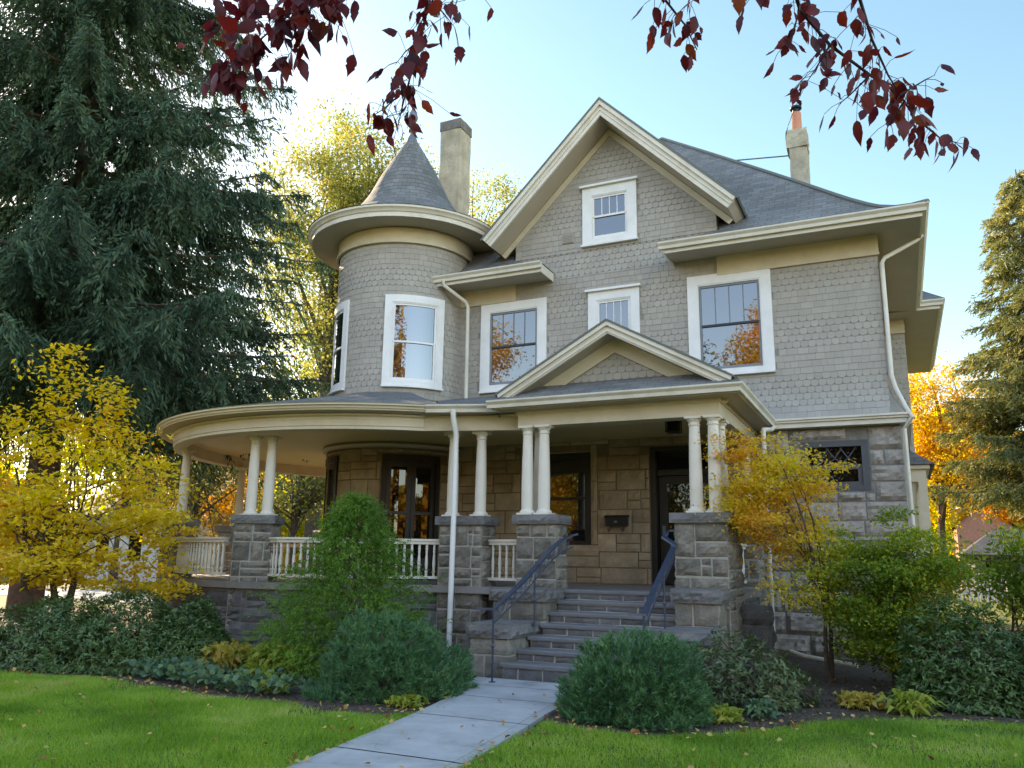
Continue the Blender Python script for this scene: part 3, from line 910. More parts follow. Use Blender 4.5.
# --- porch: base wall, floor, ceiling, entablature, gutter, roof -----------
rad = math.radians
RB = 4.70
PBs = cyl(RB)
b2u = lambda deg: rad(deg) * RB
w = MB(); panel(w, PBs, b2u(-160), b2u(46), -0.1, 1.02, (), 0, 0.3)
w.build('porch_base', M['mortar_dark'], house, fix=False); w = MB()
w.face([(-7.1, 12.78, -.1), (-5.6, 12.78, -.1), (-5.6, 12.78, 1.02), (-7.1, 12.78, 1.02)])
w.build('porch_base', M['mortar_dark'], house, fix=False); w = MB()
PX = lambda u, v, n: (-2.36 + n, u, v)
panel(w, PX, 12.6, 15.95, -0.1, 1.02)
pb = w.build('porch_base', M['mortar_dark'], house, fix=False)
w = MB()
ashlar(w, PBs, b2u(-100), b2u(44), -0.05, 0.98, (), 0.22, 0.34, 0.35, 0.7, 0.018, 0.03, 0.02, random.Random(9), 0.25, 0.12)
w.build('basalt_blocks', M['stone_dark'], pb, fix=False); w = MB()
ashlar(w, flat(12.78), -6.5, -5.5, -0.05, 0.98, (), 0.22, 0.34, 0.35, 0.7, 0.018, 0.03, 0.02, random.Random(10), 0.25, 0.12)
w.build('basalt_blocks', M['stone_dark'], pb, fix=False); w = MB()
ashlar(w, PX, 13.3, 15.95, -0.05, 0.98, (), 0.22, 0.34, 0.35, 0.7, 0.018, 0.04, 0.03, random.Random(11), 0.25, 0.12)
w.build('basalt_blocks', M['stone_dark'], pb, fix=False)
w = MB()
w.lathe([(1.0, FZ - .11), (RB + .08, FZ - .11), (RB + .08, FZ), (1.0, FZ)], TC, 96)
w.box(-7.6, -2.28, 12.40, 15.95, FZ - .115, FZ - 0.002)
w.build('porch_floor', M['floor'], house)
CZ = 4.03
w = MB()
w.lathe([(1.5, CZ), (4.70, CZ)], TC, 96)
w.face([(-8.6, 12.5, CZ + .004), (-2.5, 12.5, CZ + .004), (-2.5, 15.95, CZ + .004), (-8.6, 15.95, CZ + .004)])
w.build('porch_ceiling', M['ceil'], house, fix=False)
EB, ET = 3.785, 4.02
w = MB()
A0, A1 = rad(-165), rad(38.2)
w.lathe([(4.60, CZ), (4.60, EB), (4.64, EB - .002), (4.85, EB - .002), (4.87, EB), (4.87, EB + .05), (4.885, EB + .06), (4.885, ET - .02), (4.93, ET), (4.93, ET + .03)], TC, 90, A0, A1)
p0 = Vector((TC[0] + 4.87 * math.sin(A1), TC[1] - 4.87 * math.cos(A1), 0)); p1 = Vector((-5.70, 12.75, 0))
dd = (p1 - p0).normalized(); nn_ = Vector((-dd.y, dd.x, 0))
w.loft([[p + nn_ * .27 + Vector((0, 0, EB)), p + Vector((0, 0, EB)), p + Vector((0, 0, ET + .03)), p + nn_ * .27 + Vector((0, 0, ET + .03))] for p in (p0, p1)])
w.box(-5.72, -2.34, 12.40, 12.70, EB, ET + .03)
w.box(-2.64, -2.34, 12.701, 15.93, EB, ET + .03)
w.box(-5.72, -5.42, 12.701, 13.1, EB, ET + .03)
w.box(-5.74, -2.32, 12.38, 12.40, ET - .03, ET + .03)
w.box(-2.34, -2.32, 12.401, 15.93, ET - .03, ET + .03)
w.build('entablature', M['cream'], house)
w = MB()
w.lathe([(4.88, ET + .035), (5.13, ET + .055), (5.13, ET + .075), (4.88, ET + .06)], TC, 90, A0, A1)
w.box(-6.02, -2.02, 12.10, 12.45, ET + .032, ET + .06)
w.box(-2.45, -2.02, 12.451, 15.93, ET + .032, ET + .06)
q0 = Vector((TC[0] + 5.13 * math.sin(A1), TC[1] - 5.13 * math.cos(A1), 0)); q1 = Vector((-6.03, 12.42, 0))
slab(w, [(q0.x, q0.y, ET + .04), (q1.x, q1.y, ET + .04), (-5.7, 12.8, ET + .04), (p0.x, p0.y, ET + .04)], .02)
w.build('porch_soffit', M['taupe'], house)
w = MB()
w.lathe([(5.131, 4.075), (5.16, 4.075), (5.165, 4.10), (5.19, 4.105), (5.20, 4.14), (5.235, 4.155), (5.235, 4.195), (5.20, 4.20), (5.131, 4.17)], TC, 90, A0, A1)
w.build('round_porch_gutter', M['cream'], house, smooth=True)
w = MB()
oo = Vector(((q1 - q0).y, -(q1 - q0).x, 0)).normalized()
gutter(w, (q0.x, q0.y), (q1.x + .12, q1.y + .05), (oo.x, oo.y), 0.12, 0.13, 4.19)
gutter(w, (-6.14, 12.10), (-2.02, 12.10), (0, -1), 0.105, 0.125, 4.195, m1=1)
gutter(w, (-2.02, 12.10), (-2.02, 15.95), (1, 0), 0.105, 0.125, 4.195, m0=1)
w.box(-6.05, -2.02, 12.10, 12.13, ET + .061, 4.19)
w.box(-2.05, -2.02, 12.131, 15.93, ET + .061, 4.19)
w.build('portico_gutter', M['cream_pale'], house)
w = MB()
ns = 96
def ringf(r, t, z): return (TC[0] + r * math.sin(t), TC[1] - r * math.cos(t), z)
for k in range(ns):
    a, b = A0 + (A1 + .05 - A0) * k / ns, A0 + (A1 + .05 - A0) * (k + 1) / ns
    for (r0, z0, r1, z1) in ((5.25, 4.19, 3.4, 4.66), (3.4, 4.66, 1.55, 5.13)):
        w.face([ringf(r0, a, z0), ringf(r0, b, z0), ringf(r1, b, z1), ringf(r1, a, z1)], [(a * 4, 5.3 - r0), (b * 4, 5.3 - r0), (b * 4, 5.3 - r1), (a * 4, 5.3 - r1)])
g0 = Vector((*ringf(5.25, A1 + .04, 0)[:2], 4.188)); g1 = Vector((q1.x + .1, q1.y - .08, 4.188))
w.face([g0, g1, (-5.4, 16, 5.16), (-9.4, 15.9, 5.14)], [(0, 0), (1.3, 0), (3.4, 3.8), (-.6, 3.8)])
w.face([(-6.16, 12.0, 4.193), (-1.92, 12.0, 4.193), (-3.3, 16.0, 5.2), (-6.16, 16.0, 5.2)], [(-6.16, 0), (-1.92, 0), (-3.3, 4.1), (-6.16, 4.1)])
w.face([(-6.1, 12.0, 4.198), (-1.95, 12.0, 4.198), (-2.25, 12.535, 4.50), (-5.8, 12.535, 4.50)], [(-6.1, 0), (-1.95, 0), (-2.25, .6), (-5.8, .6)])
w.face([(-1.92, 12.0, 4.193), (-1.92, 16.0, 4.193), (-3.3, 16.0, 5.2)], [(0, 0), (4, 0), (4, 1.7)])
w.face([(-6.16, 16.0, 5.2), (-6.16, 12.0, 4.193), (-6.16, 12.6, 4.0), (-6.16, 16, 4.4)], [(0, 0), (4, 0), (4, .3), (0, .5)])
w.build('porch_roof', M['roof'], house, fix=False)
# low gable over the steps
quad2, ext2 = rake('barge_board', -4.02, 5.36, 1.94, 1.075, 0.16, 12.10, 15.0, 12.5, 'cream_pale', 'taupe', 0.025, 0.05)
w = MB()
TY = 12.52
w.add([(-5.9, TY, 4.25), (-2.1, TY, 4.25), (-4.02, TY, 5.32)], [(0, 1, 2)])
pg = w.build('pediment_wall', M['shingle_back'], house, fix=False)
w = MB()
shingles(w, flat(TY), -5.6, -2.4, 4.49, 5.2, keep=lambda u, v: abs(u + 4.02) < (5.04 - v) / 0.554, straight=0, scallop=5, course=0.115)
w.build('pediment_shingles', M['shingle'], pg, fix=False)
w = MB()
for s in (-1, 1):
    ext2(w, quad2(s, 0.14, 0.34), TY - .03, TY - .001)
    ext2(w, quad2(s, 0.33, 0.36), TY - .045, TY - .031)
w.build('pediment_frieze', M['cream'], pg)

# --- piers and columns ------------------------------------------------------
CAPT = 2.305
def pier(c, hx, hy, rz, z0=-0.05, cap=0.15, seed=1, bat=0.012, stone='stone'):
    r = random.Random(seed)
    zt = CAPT - cap
    core, w = MB(), MB()
    ca, sa = math.cos(rz), math.sin(rz)
    def corner(sx, sy, e, z):
        k = bat * (zt - z) / zt
        x, y = sx * (hx + k * hx * 3 + e), sy * (hy + k * hy * 3 + e)
        return (c[0] + x * ca - y * sa, c[1] + x * sa + y * ca, z)
    core.add([corner(sx, sy, -.003, z) for z in (z0, zt) for sx, sy in ((-1, -1), (1, -1), (1, 1), (-1, 1))],
             [(3, 2, 1, 0), (4, 5, 6, 7), (0, 1, 5, 4), (1, 2, 6, 5), (2, 3, 7, 6), (3, 0, 4, 7)])
    p = core.build('porch_pier', M['mortar'], house)
    for k in range(4):
        hw, hd = (hx, hy) if k % 2 == 0 else (hy, hx)
        half = lambda v, hd=hd: hd + bat * (zt - v) / zt * hd * 3
        ashlar(w, facing(c, rz + k * PI / 2, half), -hw * 1.0, hw * 1.0, z0, zt, (), 0.26, 0.44, 0.24, 0.6, 0.024, 0.03, 0.026, r, 0.4, 0.06, 0.002)
    w.build('basalt_blocks', M[stone], p, fix=False)
    w = MB()
    e = 0.065
    for k in range(4):
        hw, hd = (hx, hy) if k % 2 == 0 else (hy, hx)
        ashlar(w, facing(c, rz + k * PI / 2, hd + e - .012), -hw - e, hw + e, zt, CAPT, (), 0.5, 0.6, 5, 6, 0.004, 0.02, 0.02, r, 0, 0.06, 0.002)
    w.add([corner(sx, sy, e, z) for z in (zt + .003, CAPT) for sx, sy in ((-1, -1), (1, -1), (1, 1), (-1, 1))],
          [(3, 2, 1, 0), (4, 5, 6, 7), (0, 1, 5, 4), (1, 2, 6, 5), (2, 3, 7, 6), (3, 0, 4, 7)])
    w.build('capstone', M['cap'], p, fix=False)
    return p

ring_pt = lambda deg, r: (TC[0] + r * math.sin(rad(deg)), TC[1] - r * math.cos(rad(deg)))
# column meshes: shaft with entasis, base and capital are its sub-parts; origin at the foot
CH = EB - CAPT
cm = MB(); cm.lathe([(0.098, 0.075), (0.100, 0.25), (0.099, 0.5), (0.094, 0.85), (0.086, 1.15), (0.080, CH - .13)], (0, 0), 24)
me_shaft = cm.mesh('porch_column', True)
cm = MB(); cm.box(-.135, .135, -.135, .135, 0.0, .035); cm.lathe([(.128, .035), (.132, .05), (.125, .068), (.108, .078), (.098, .095)], (0, 0), 24)
me_base = cm.mesh('column_base', True)
cm = MB(); cm.lathe([(.080, CH - .14), (.095, CH - .135), (.095, CH - .12), (.083, CH - .115), (.083, CH - .085), (.115, CH - .05), (.118, CH - .036)], (0, 0), 24); cm.box(-.128, .128, -.128, .128, CH - .036, CH)
me_capital = cm.mesh('capital', True)
def column(x, y, z=CAPT):
    o = link('porch_column', me_shaft, M['colw'], house, (x, y, z))
    link('column_base', me_base, M['colw'], o, (x, y, z))
    link('capital', me_capital, M['colw'], o, (x, y, z))

pier((-2.66, 12.80), 0.385, 0.55, 0, seed=4)
for x, y in ((-2.75, 12.47), (-2.46, 12.47), (-2.46, 13.0)): column(x, y)
pier((-5.32, 12.52), 0.34, 0.24, 0, seed=5)
for x, y in ((-5.55, 12.44), (-5.25, 12.44), (-5.44, 12.68)): column(x, y)
pier((-6.83, 12.76), 0.41, 0.26, 0, seed=6)
for x, y in ((-7.14, 12.74), (-6.58, 12.74)): column(x, y)
p1c = (-10.68, 11.78)
pier(p1c, 0.33, 0.33, rad(28), seed=7)
for k in (-.155, .155): column(p1c[0] + k * math.cos(rad(24)), p1c[1] + k * math.sin(rad(24)))
for deg, sd in ((-44, 8), (-88, 12), (-124, 13)):
    x, y = ring_pt(deg, 4.58)
    pier((x, y), 0.31, 0.31, rad(deg), seed=sd)
    column(x, y)
pier((-2.60, 15.55), 0.3, 0.3, 0, seed=14)
column(-2.48, 15.45)

# --- railings with turned balusters ------------------------------------------
RT, RBt = 1.58 + 0.335, FZ + 0.10
bh = RT - 0.09 - RBt - 0.045
cm = MB()
cm.lathe([(.022, 0), (.022, .06), (.030, .07), (.030, .085), (.018, .10), (.027, .17), (.029, .22), (.022, .34), (.017, bh - .17), (.024, bh - .12), (.018, bh - .1), (.03, bh - .085), (.022, bh - .07), (.022, bh)], (0, 0), 10)
me_bal = cm.mesh('baluster', True)
def railing(pts, n):
    """pts: polyline in plan; n balusters spread along it"""
    w = MB()
    P3 = [Vector((x, y, 0)) for x, y in pts]
    def run(z0, z1, hw):
        rings = []
        for i, p in enumerate(P3):
            d = (P3[min(i + 1, len(P3) - 1)] - P3[max(i - 1, 0)]).normalized()
            o = Vector((d.y, -d.x, 0)) * hw
            rings.append([p - o + Vector((0, 0, z0)), p + o + Vector((0, 0, z0)), p + o + Vector((0, 0, z1)), p - o + Vector((0, 0, z1))])
        w.loft(rings, True, True)
    run(RT - .035, RT, .075); run(RT - .09, RT - .036, .05); run(RBt, RBt + .045, .05)
    r = w.build('porch_railing', M['colw'], house)
    seg = [(b - a).length for a, b in zip(P3, P3[1:])]
    tot = sum(seg)
    for k in range(n):
        s = tot * (k + .5) / n
        i = 0
        while s > seg[i] and i < len(seg) - 1: s -= seg[i]; i += 1
        p = P3[i].lerp(P3[i + 1], s / seg[i])
        link('baluster', me_bal, M['colw'], r, (p.x, p.y, RBt + .045))
arc = lambda a, b, r, n=12: [ring_pt(a + (b - a) * k / n, r) for k in range(n + 1)]
railing(arc(-40, -8.5, 4.58), 19)
railing([(-10.30, 11.72)] + arc(4, 40, 4.55)[1:] + [(-7.25, 12.74)], 26)
railing(arc(-84, -48, 4.58), 14)
railing(arc(-120, -92, 4.58), 12)
railing([(-6.40, 12.78), (-5.67, 12.62)], 5)
railing([(-2.56, 13.36), (-2.56, 15.24)], 13)

# --- stone steps with cheek blocks ---------------------------------------------
steps = MB()
SX0, SX1 = -4.86, -2.95
RISE, RUN = 0.156, 0.305
rs = random.Random(31)
w = MB()
for k in range(0, 7):
    z = FZ - RISE * k
    y = 12.37 - RUN * k
    x0 = SX0 - (0.0, 0, 0, 0, .06, .12, .2)[k]
    zl = max(z - RISE, -.05) if k < 6 else -.05
    w.box(x0, SX1, y + .035, y + RUN + .1, zl - (0.1 if k < 6 else 0), z - .05)
stp = w.build('stone_steps', M['mortar'], house)
for k in range(0, 7):
    z = FZ - RISE * k
    y = 12.37 - RUN * k
    x0 = SX0 - (0.0, 0, 0, 0, .06, .12, .2)[k]
    zl = max(z - RISE, -.05) if k < 6 else -.05
    blocks = MB()
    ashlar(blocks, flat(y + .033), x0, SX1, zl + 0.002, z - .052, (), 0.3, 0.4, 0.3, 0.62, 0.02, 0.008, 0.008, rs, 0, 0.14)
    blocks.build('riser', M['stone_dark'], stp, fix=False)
    tr = MB()
    nseg = 9
    rings = []
    for q in range(nseg + 1):
        x = x0 - .03 + (SX1 - x0 + .05) * q / nseg
        j = rs.uniform(-.006, .006); j2 = rs.uniform(-.004, .003)
        rings.append([(x, y + j, z - .05), (x, y - .004 + j, z - .012 + j2), (x, y + .012 + j, z + j2), (x, y + RUN + .06, z + .002), (x, y + RUN + .06, z - .05)])
    tr.loft(rings, True, True)
    tr.build('tread', M['tread'], stp)
def cheek(x0, x1, y0, y1, zt, cap=0.19, seed=3):
    r = random.Random(seed)
    cx, cy, hx, hy = (x0 + x1) / 2, (y0 + y1) / 2, (x1 - x0) / 2, (y1 - y0) / 2
    w = MB(); w.box(x0 + .003, x1 - .003, y0 + .003, y1, -.05, zt - cap)
    ck = w.build('cheek_wall', M['mortar'], house)
    w = MB()
    for k in range(4):
        hw, hd = (hx, hy) if k % 2 == 0 else (hy, hx)
        ashlar(w, facing((cx, cy), k * PI / 2, hd), -hw, hw, -.05, zt - cap, (), 0.3, 0.42, 0.3, 0.6, 0.02, 0.02, 0.016, r, 0.1, 0.1, 0.002)
    w.build('basalt_blocks', M['stone'], ck, fix=False)
    w = MB()
    e = .05
    for k in range(4):
        hw, hd = (hx, hy) if k % 2 == 0 else (hy, hx)
        ashlar(w, facing((cx, cy), k * PI / 2, hd + e - .014), -hw - e, hw + e, zt - cap, zt, (), 0.5, 0.6, 5, 6, 0.004, 0.03, 0.028, r, 0, 0.06, 0.002)
    w.box(x0 - e, x1 + e, y0 - e, y1 + e, zt - cap + .004, zt)
    w.build('cheek_cap', M['cap'], ck, fix=False)
cheek(-5.74, -4.90, 11.62, 12.28, 1.16, seed=3)
cheek(-5.60, -5.0, 10.62, 11.55, 0.70, seed=4)
cheek(-2.91, -2.32, 11.62, 12.20, 1.22, seed=5)
cheek(-2.86, -2.28, 10.62, 11.55, 0.72, 0.15, seed=6)
# buttress block against the right side of the porch
w = MB(); ashlar(w, facing((-2.05, 13.2), 0, .2), -.2, .2, -.05, 0.95, (), 0.3, 0.4, .5, .6, .02, .03, .03, rs, 0, .1); ashlar(w, facing((-2.05, 13.2), PI / 2, .2), -.2, .2, -.05, 0.95, (), 0.3, 0.4, .5, .6, .02, .03, .03, rs, 0, .1); w.box(-2.25, -1.85, 13.0, 13.4, -.05, .95)
w.build('buttress', M['stone_dark'], house, fix=False)

# --- downspouts -------------------------------------------------------------------
def pipe(pts, r=0.04, mat='white', name='downspout', n=10):
    w = MB(); w.tube(pts, r, n); return w.build(name, M[mat], house, smooth=True)
pipe([(-6.82, 12.10, 4.10), (-6.82, 12.12, 3.95), (-6.86, 12.30, 3.72), (-6.87, 12.32, 3.5), (-6.87, 12.32, 2.35), (-6.88, 12.30, 0.0)], 0.047, 'white')
pipe([(-8.90, 15.16, 7.72), (-8.89, 15.18, 7.62), (-8.56, 15.62, 7.32), (-8.52, 15.66, 7.2), (-8.52, 15.68, 5.08)], 0.042, 'cream_pale')
pipe([(XR + .80, 16.35, 7.70), (XR + .7, 16.32, 7.60), (XR + .12, 16.02, 7.22), (XR + .07, 15.93, 7.1), (XR + .07, 15.93, 4.95), (XR + .12, 15.87, 4.7), (XR + .24, 15.74, 4.35), (XR + .34, 15.62, 4.12), (XR + .2, 15.80, 3.95), (XR + .2, 15.80, 0.2)], 0.04, 'cream_pale')
pipe([(-1.97, 15.7, 4.08), (-1.97, 15.3, 3.97), (-2.0, 14.5, 3.85), (-2.0, 14.45, 3.7), (-2.0, 14.4, 0.3)], 0.042, 'cream_pale')

# --- bay on the right side ------------------------------------------------------
w = MB()
PBy = flat(22.0)
panel(w, PBy, XR, 0.49, 4.2, 7.7)
w.face([(0.49, 22, 4.2), (0.49, 27.4, 4.2), (0.49, 27.4, 7.7), (0.49, 22, 7.7)])
sb = w.build('side_bay', M['shingle_back'], house, fix=False)
w = MB(); shingles(w, PBy, XR, 0.50, 4.2, 7.29, phase=3)
shingles(w, lambda u, v, n: (0.49 + n, u, v), 22.0, 27.4, 4.2, 7.6, phase=3, sw=0.16)
w.build('bay_shingles', M['shingle'], sb, fix=False)
w = MB()
w.box(0.165, 0.62, 19.6, 23.0, 0.0, 1.3); w.box(0.165, 0.62, 19.6, 23.0, 3.35, 3.62); w.box(0.165, 0.70, 19.52, 23.1, 3.621, 3.70)
for y in (19.6, 20.6, 21.6, 22.86): w.box(0.45, 0.62, y, y + .14, 1.301, 3.349)
w.box(0.17, 0.40, 19.7, 22.9, 1.301, 3.349)
w.build('bay_window', M['cream'], house)
w = MB()
w.face([(0.165, 19.45, 3.71), (0.80, 19.45, 3.71), (0.165, 20.0, 4.2)], [(0, 0), (.6, 0), (0, .8)])
w.face([(0.80, 19.45, 3.71), (0.80, 23.2, 3.71), (0.165, 22.7, 4.2), (0.165, 20.0, 4.2)], [(0, 0), (3.7, 0), (3.2, .8), (.5, .8)])
w.build('bay_roof', M['roof'], house, fix=False)

# ------------------------------------------------------------------ fittings that hang on or stand by the house
mbx = empty('mailbox', (-5.09, 15.87, 2.24), 'black wall mailbox hung on the tan sandstone beside the front door', 'mailbox')
w = MB(); w.box(-5.31, -4.87, 15.72, 15.88, 2.27, 2.44); w.build('box', M['black'], mbx)
w = MB(); w.sweep([(0, -.02, 0), (0, .17, 0), (0, .17, .05), (0, .06, .04)], (-5.33, 15.715, 2.442), (-4.85, 15.715, 2.442)); w.build('lid', M['black'], mbx)
w = MB()
for x in (-5.24, -4.96): w.tube([(x, 15.86, 2.27), (x, 15.8, 2.18), (x, 15.73, 2.16), (x, 15.69, 2.2), (x, 15.70, 2.24)], .008, 6)
w.build('newspaper_hook', M['black'], mbx)
w = MB(); w.box(-5.12, -5.06, 15.712, 15.719, 2.33, 2.37); w.build('name_plate', M['lead'], mbx)

lan = empty('ceiling_lantern', (-3.35, 13.6, 4.03), 'small black lantern fixed under the porch ceiling above the steps', 'lantern')
w = MB(); w.lathe([(.09, 4.028), (.09, 4.0), (.03, 3.99), (.03, 3.96)], (-3.35, 13.6), 14, cap=True)
w.box(-3.47, -3.23, 13.48, 13.72, 3.93, 3.96)
for sx in (-1, 1):
    for sy in (-1, 1): w.box(-3.35 + sx * .105 - .01, -3.35 + sx * .105 + .01, 13.6 + sy * .105 - .01, 13.6 + sy * .105 + .01, 3.76, 3.93)
w.box(-3.47, -3.23, 13.48, 13.72, 3.74, 3.76)
w.build('lantern_frame', M['black'], lan)
w = MB(); w.box(-3.44, -3.26, 13.51, 13.69, 3.762, 3.928); w.build('lantern_glass', M['glass_dark'], lan)

def handrail(pts, posts, label, scroll):
    """flat-topped iron handrail: broad cap rail, lower rail, scroll panel between, thin posts"""
    h = empty('iron_handrail', (posts[0][0], posts[0][1], posts[0][2]), label, 'handrail', 'iron handrails beside the steps')
    w = MB()
    P3 = [Vector(p) for p in pts]
    rings = []
    for i, p in enumerate(P3):
        d = (P3[min(i + 1, len(P3) - 1)] - P3[max(i - 1, 0)]); d.z = 0
        d.normalize()
        o = Vector((d.y, -d.x, 0)) * .045
        rings.append([p - o + Vector((0, 0, -.02)), p + o + Vector((0, 0, -.02)), p + o * .9 + Vector((0, 0, .008)), p - o * .9 + Vector((0, 0, .008))])
    w.loft(rings, True, True)
    w.build('cap_rail', M['iron'], h)
    low = [p - Vector((0, 0, .19)) for p in P3[scroll[0]:scroll[1] + 1]]
    w = MB(); w.tube(low, .011, 6); w.build('lower_rail', M['iron'], h)
    w = MB()
    for a, b in zip(P3[scroll[0]:scroll[1]], P3[scroll[0] + 1:scroll[1] + 1]):
        L = (b - a).length
        n = max(1, int(L / .15))
        for k in range(n):
            c = a.lerp(b, (k + .5) / n) - Vector((0, 0, .105))
            t = (b - a).normalized()
            u = Vector((0, 0, 1))
            sg = 1 if k % 2 else -1
            w.tube([c + t * (math.cos(q) * .055 * (1 - .06 * j)) * sg + u * math.sin(q) * .06 * (1 - .06 * j) for j, q in enumerate([PI * 2 * i / 10 for i in range(13)])], .0055, 5)
            w.tube([a.lerp(b, k / n) - Vector((0, 0, .18)), a.lerp(b, (k + 1) / n) - Vector((0, 0, .02))], .005, 5)
    w.build('scroll_panel', M['iron'], h)
    for (x, y, z0, z1) in posts:
        w = MB(); w.tube([(x, y, z0), (x, y, z1)], .014, 8); w.lathe([(.05, z0), (.05, z0 + .012), (.014, z0 + .014)], (x, y), 10, cap=True)
        w.lathe([(.014, (z0 + z1) / 2 - .03), (.026, (z0 + z1) / 2), (.014, (z0 + z1) / 2 + .03)], (x, y), 10)
        w.build('post', M['iron'], h)
handrail([(-5.26, 10.14, .935), (-5.0, 10.14, .935), (-4.93, 10.95, 1.30), (-4.86, 11.8, 1.76), (-4.80, 12.1, 1.90), (-4.70, 12.32, 1.985), (-4.62, 12.34, 2.0)],
         [(-5.0, 10.13, 0.0, .92), (-4.91, 11.3, 0.655, 1.36)], 'blue-black iron handrail on the left of the steps, above the stone cheek blocks', (1, 5))
handrail([(-3.18, 10.30, .935), (-3.0, 10.34, .935), (-3.02, 11.2, 1.36), (-3.02, 12.05, 1.80), (-3.04, 12.12, 1.86), (-3.20, 12.22, 1.95), (-3.16, 12.34, 2.05), (-2.98, 12.36, 2.06)],
         [(-3.0, 10.36, 0.0, .92), (-2.99, 11.35, 0.655, 1.40)], 'blue-black iron handrail on the right of the steps, in front of the dark doorway', (1, 4))

pv = MB(); pv.tube([(-1.72, 14.2, .22), (-1.5, 14.15, .16), (-0.72, 13.9, .09)], .035, 8)
tag(pv.build('drain_pipe', M['colw'], None, smooth=True, loc=(-1.7, 14.2, 0.1)), 'white plastic drain pipe lying on the bed beside the porch', 'drain pipe')
# ------------------------------------------------------------------ camera, sky, sun
EYE = Vector((0, 0, 1.58))
pitch, yaw, roll = math.radians(12.185), math.radians(25.236), math.radians(0.8426)
fwd = Vector((-math.sin(yaw) * math.cos(pitch), math.cos(yaw) * math.cos(pitch), math.sin(pitch)))
rgt = Vector((math.cos(yaw), math.sin(yaw), 0))
upv = rgt.cross(fwd)
cr = rgt * math.cos(roll) + upv * math.sin(roll)
cu = -rgt * math.sin(roll) + upv * math.cos(roll)
cam_d = bpy.data.cameras.new('camera')
cam = bpy.data.objects.new('camera', cam_d)
col.objects.link(cam)
mw = Matrix((( cr.x, cu.x, -fwd.x, EYE.x), (cr.y, cu.y, -fwd.y, EYE.y), (cr.z, cu.z, -fwd.z, EYE.z), (0, 0, 0, 1)))
cam.matrix_world = mw
cam_d.sensor_width = 36
cam_d.lens = 814.5 / 1024 * 36
cam_d.clip_start = 0.05
cam_d.clip_end = 1000
scene.camera = cam

SUN_DIR = Vector((-0.885, 0.465, 0)).normalized()
ELEV = math.radians(24)
sd = Vector((SUN_DIR.x * math.cos(ELEV), SUN_DIR.y * math.cos(ELEV), math.sin(ELEV)))
ld = bpy.data.lights.new('sun', 'SUN')
ld.energy = 4.2
ld.angle = math.radians(0.6)
ld.color = (1.0, 0.88, 0.70)
lo = bpy.data.objects.new('sun', ld)
col.objects.link(lo)
lo.rotation_euler = sd.to_track_quat('Z', 'Y').to_euler()

wd = bpy.data.worlds.new('World')
scene.world = wd
wd.use_nodes = True
nt = wd.node_tree
nt.nodes.clear()
sky = nt.nodes.new('ShaderNodeTexSky')
sky.sky_type = 'NISHITA'
sky.sun_disc = False
sky.sun_elevation = ELEV
sky.sun_rotation = math.atan2(SUN_DIR.x, SUN_DIR.y)
sky.air_density = 1.0
sky.dust_density = 0.3
sky.ozone_density = 1.2
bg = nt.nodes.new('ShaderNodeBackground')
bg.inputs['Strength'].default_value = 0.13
wo = nt.nodes.new('ShaderNodeOutputWorld')
# added fill: sky brightened behind the viewer to lift the facade, dimmed ahead
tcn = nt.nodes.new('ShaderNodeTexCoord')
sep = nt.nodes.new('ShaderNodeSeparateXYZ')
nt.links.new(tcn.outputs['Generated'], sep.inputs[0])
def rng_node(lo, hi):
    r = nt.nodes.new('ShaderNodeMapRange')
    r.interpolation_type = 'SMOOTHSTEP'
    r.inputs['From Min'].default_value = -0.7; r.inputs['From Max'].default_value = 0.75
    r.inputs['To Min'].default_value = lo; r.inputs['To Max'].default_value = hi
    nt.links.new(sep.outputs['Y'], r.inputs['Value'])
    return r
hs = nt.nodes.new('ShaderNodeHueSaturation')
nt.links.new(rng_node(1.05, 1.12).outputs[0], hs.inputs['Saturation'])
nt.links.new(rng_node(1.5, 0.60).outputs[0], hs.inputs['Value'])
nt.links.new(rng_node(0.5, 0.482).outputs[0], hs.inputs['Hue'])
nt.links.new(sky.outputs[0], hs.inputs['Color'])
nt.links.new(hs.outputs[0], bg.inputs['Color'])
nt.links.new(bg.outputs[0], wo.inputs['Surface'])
vs_ = scene.view_settings
vs_.view_transform = 'Standard'
vs_.look = 'None'
vs_.gamma = 1
vs_.exposure = 2.22
vs_.use_white_balance = True
vs_.white_balance_temperature = 8100
vs_.white_balance_tint = 15
scene.cycles.max_bounces = 6
scene.cycles.diffuse_bounces = 3
scene.cycles.glossy_bounces = 3
scene.cycles.transparent_max_bounces = 8
scene.cycles.use_denoising = True

# ------------------------------------------------------------------ ground
def sheet(name, pts, z, mat, kind='structure'):
    w = MB(); w.face([(x, y, z) for x, y in pts])
    o = w.build(name, mat, None, fix=False, loc=(0, 0, 0))
    o['kind'] = kind
    return o

def ground_mat(name, stops, scale, bump, bscale, rough=0.95, dist=0.02):
    m, nt, out = new_mat(name)
    L = nt.links.new
    b = N(nt, 'ShaderNodeBsdfPrincipled', Roughness=rough); b.inputs['Specular IOR Level'].default_value = 0.2
    tc = N(nt, 'ShaderNodeTexCoord')
    n1 = N(nt, 'ShaderNodeTexNoise', Scale=scale, Detail=9.0, Roughness=0.7)
    L(tc.outputs['Object'], n1.inputs['Vector'])
    r = ramp(nt, stops); L(n1.outputs['Fac'], r.inputs['Fac'])
    L(r.outputs['Color'], b.inputs['Base Color'])
    n2 = N(nt, 'ShaderNodeTexNoise', Scale=bscale, Detail=8.0)
    L(tc.outputs['Object'], n2.inputs['Vector'])
    bp = N(nt, 'ShaderNodeBump', Strength=bump, Distance=dist)
    L(n2.outputs['Fac'], bp.inputs['Height']); L(bp.outputs['Normal'], b.inputs['Normal'])
    L(b.outputs['BSDF'], out.inputs['Surface'])
    return m

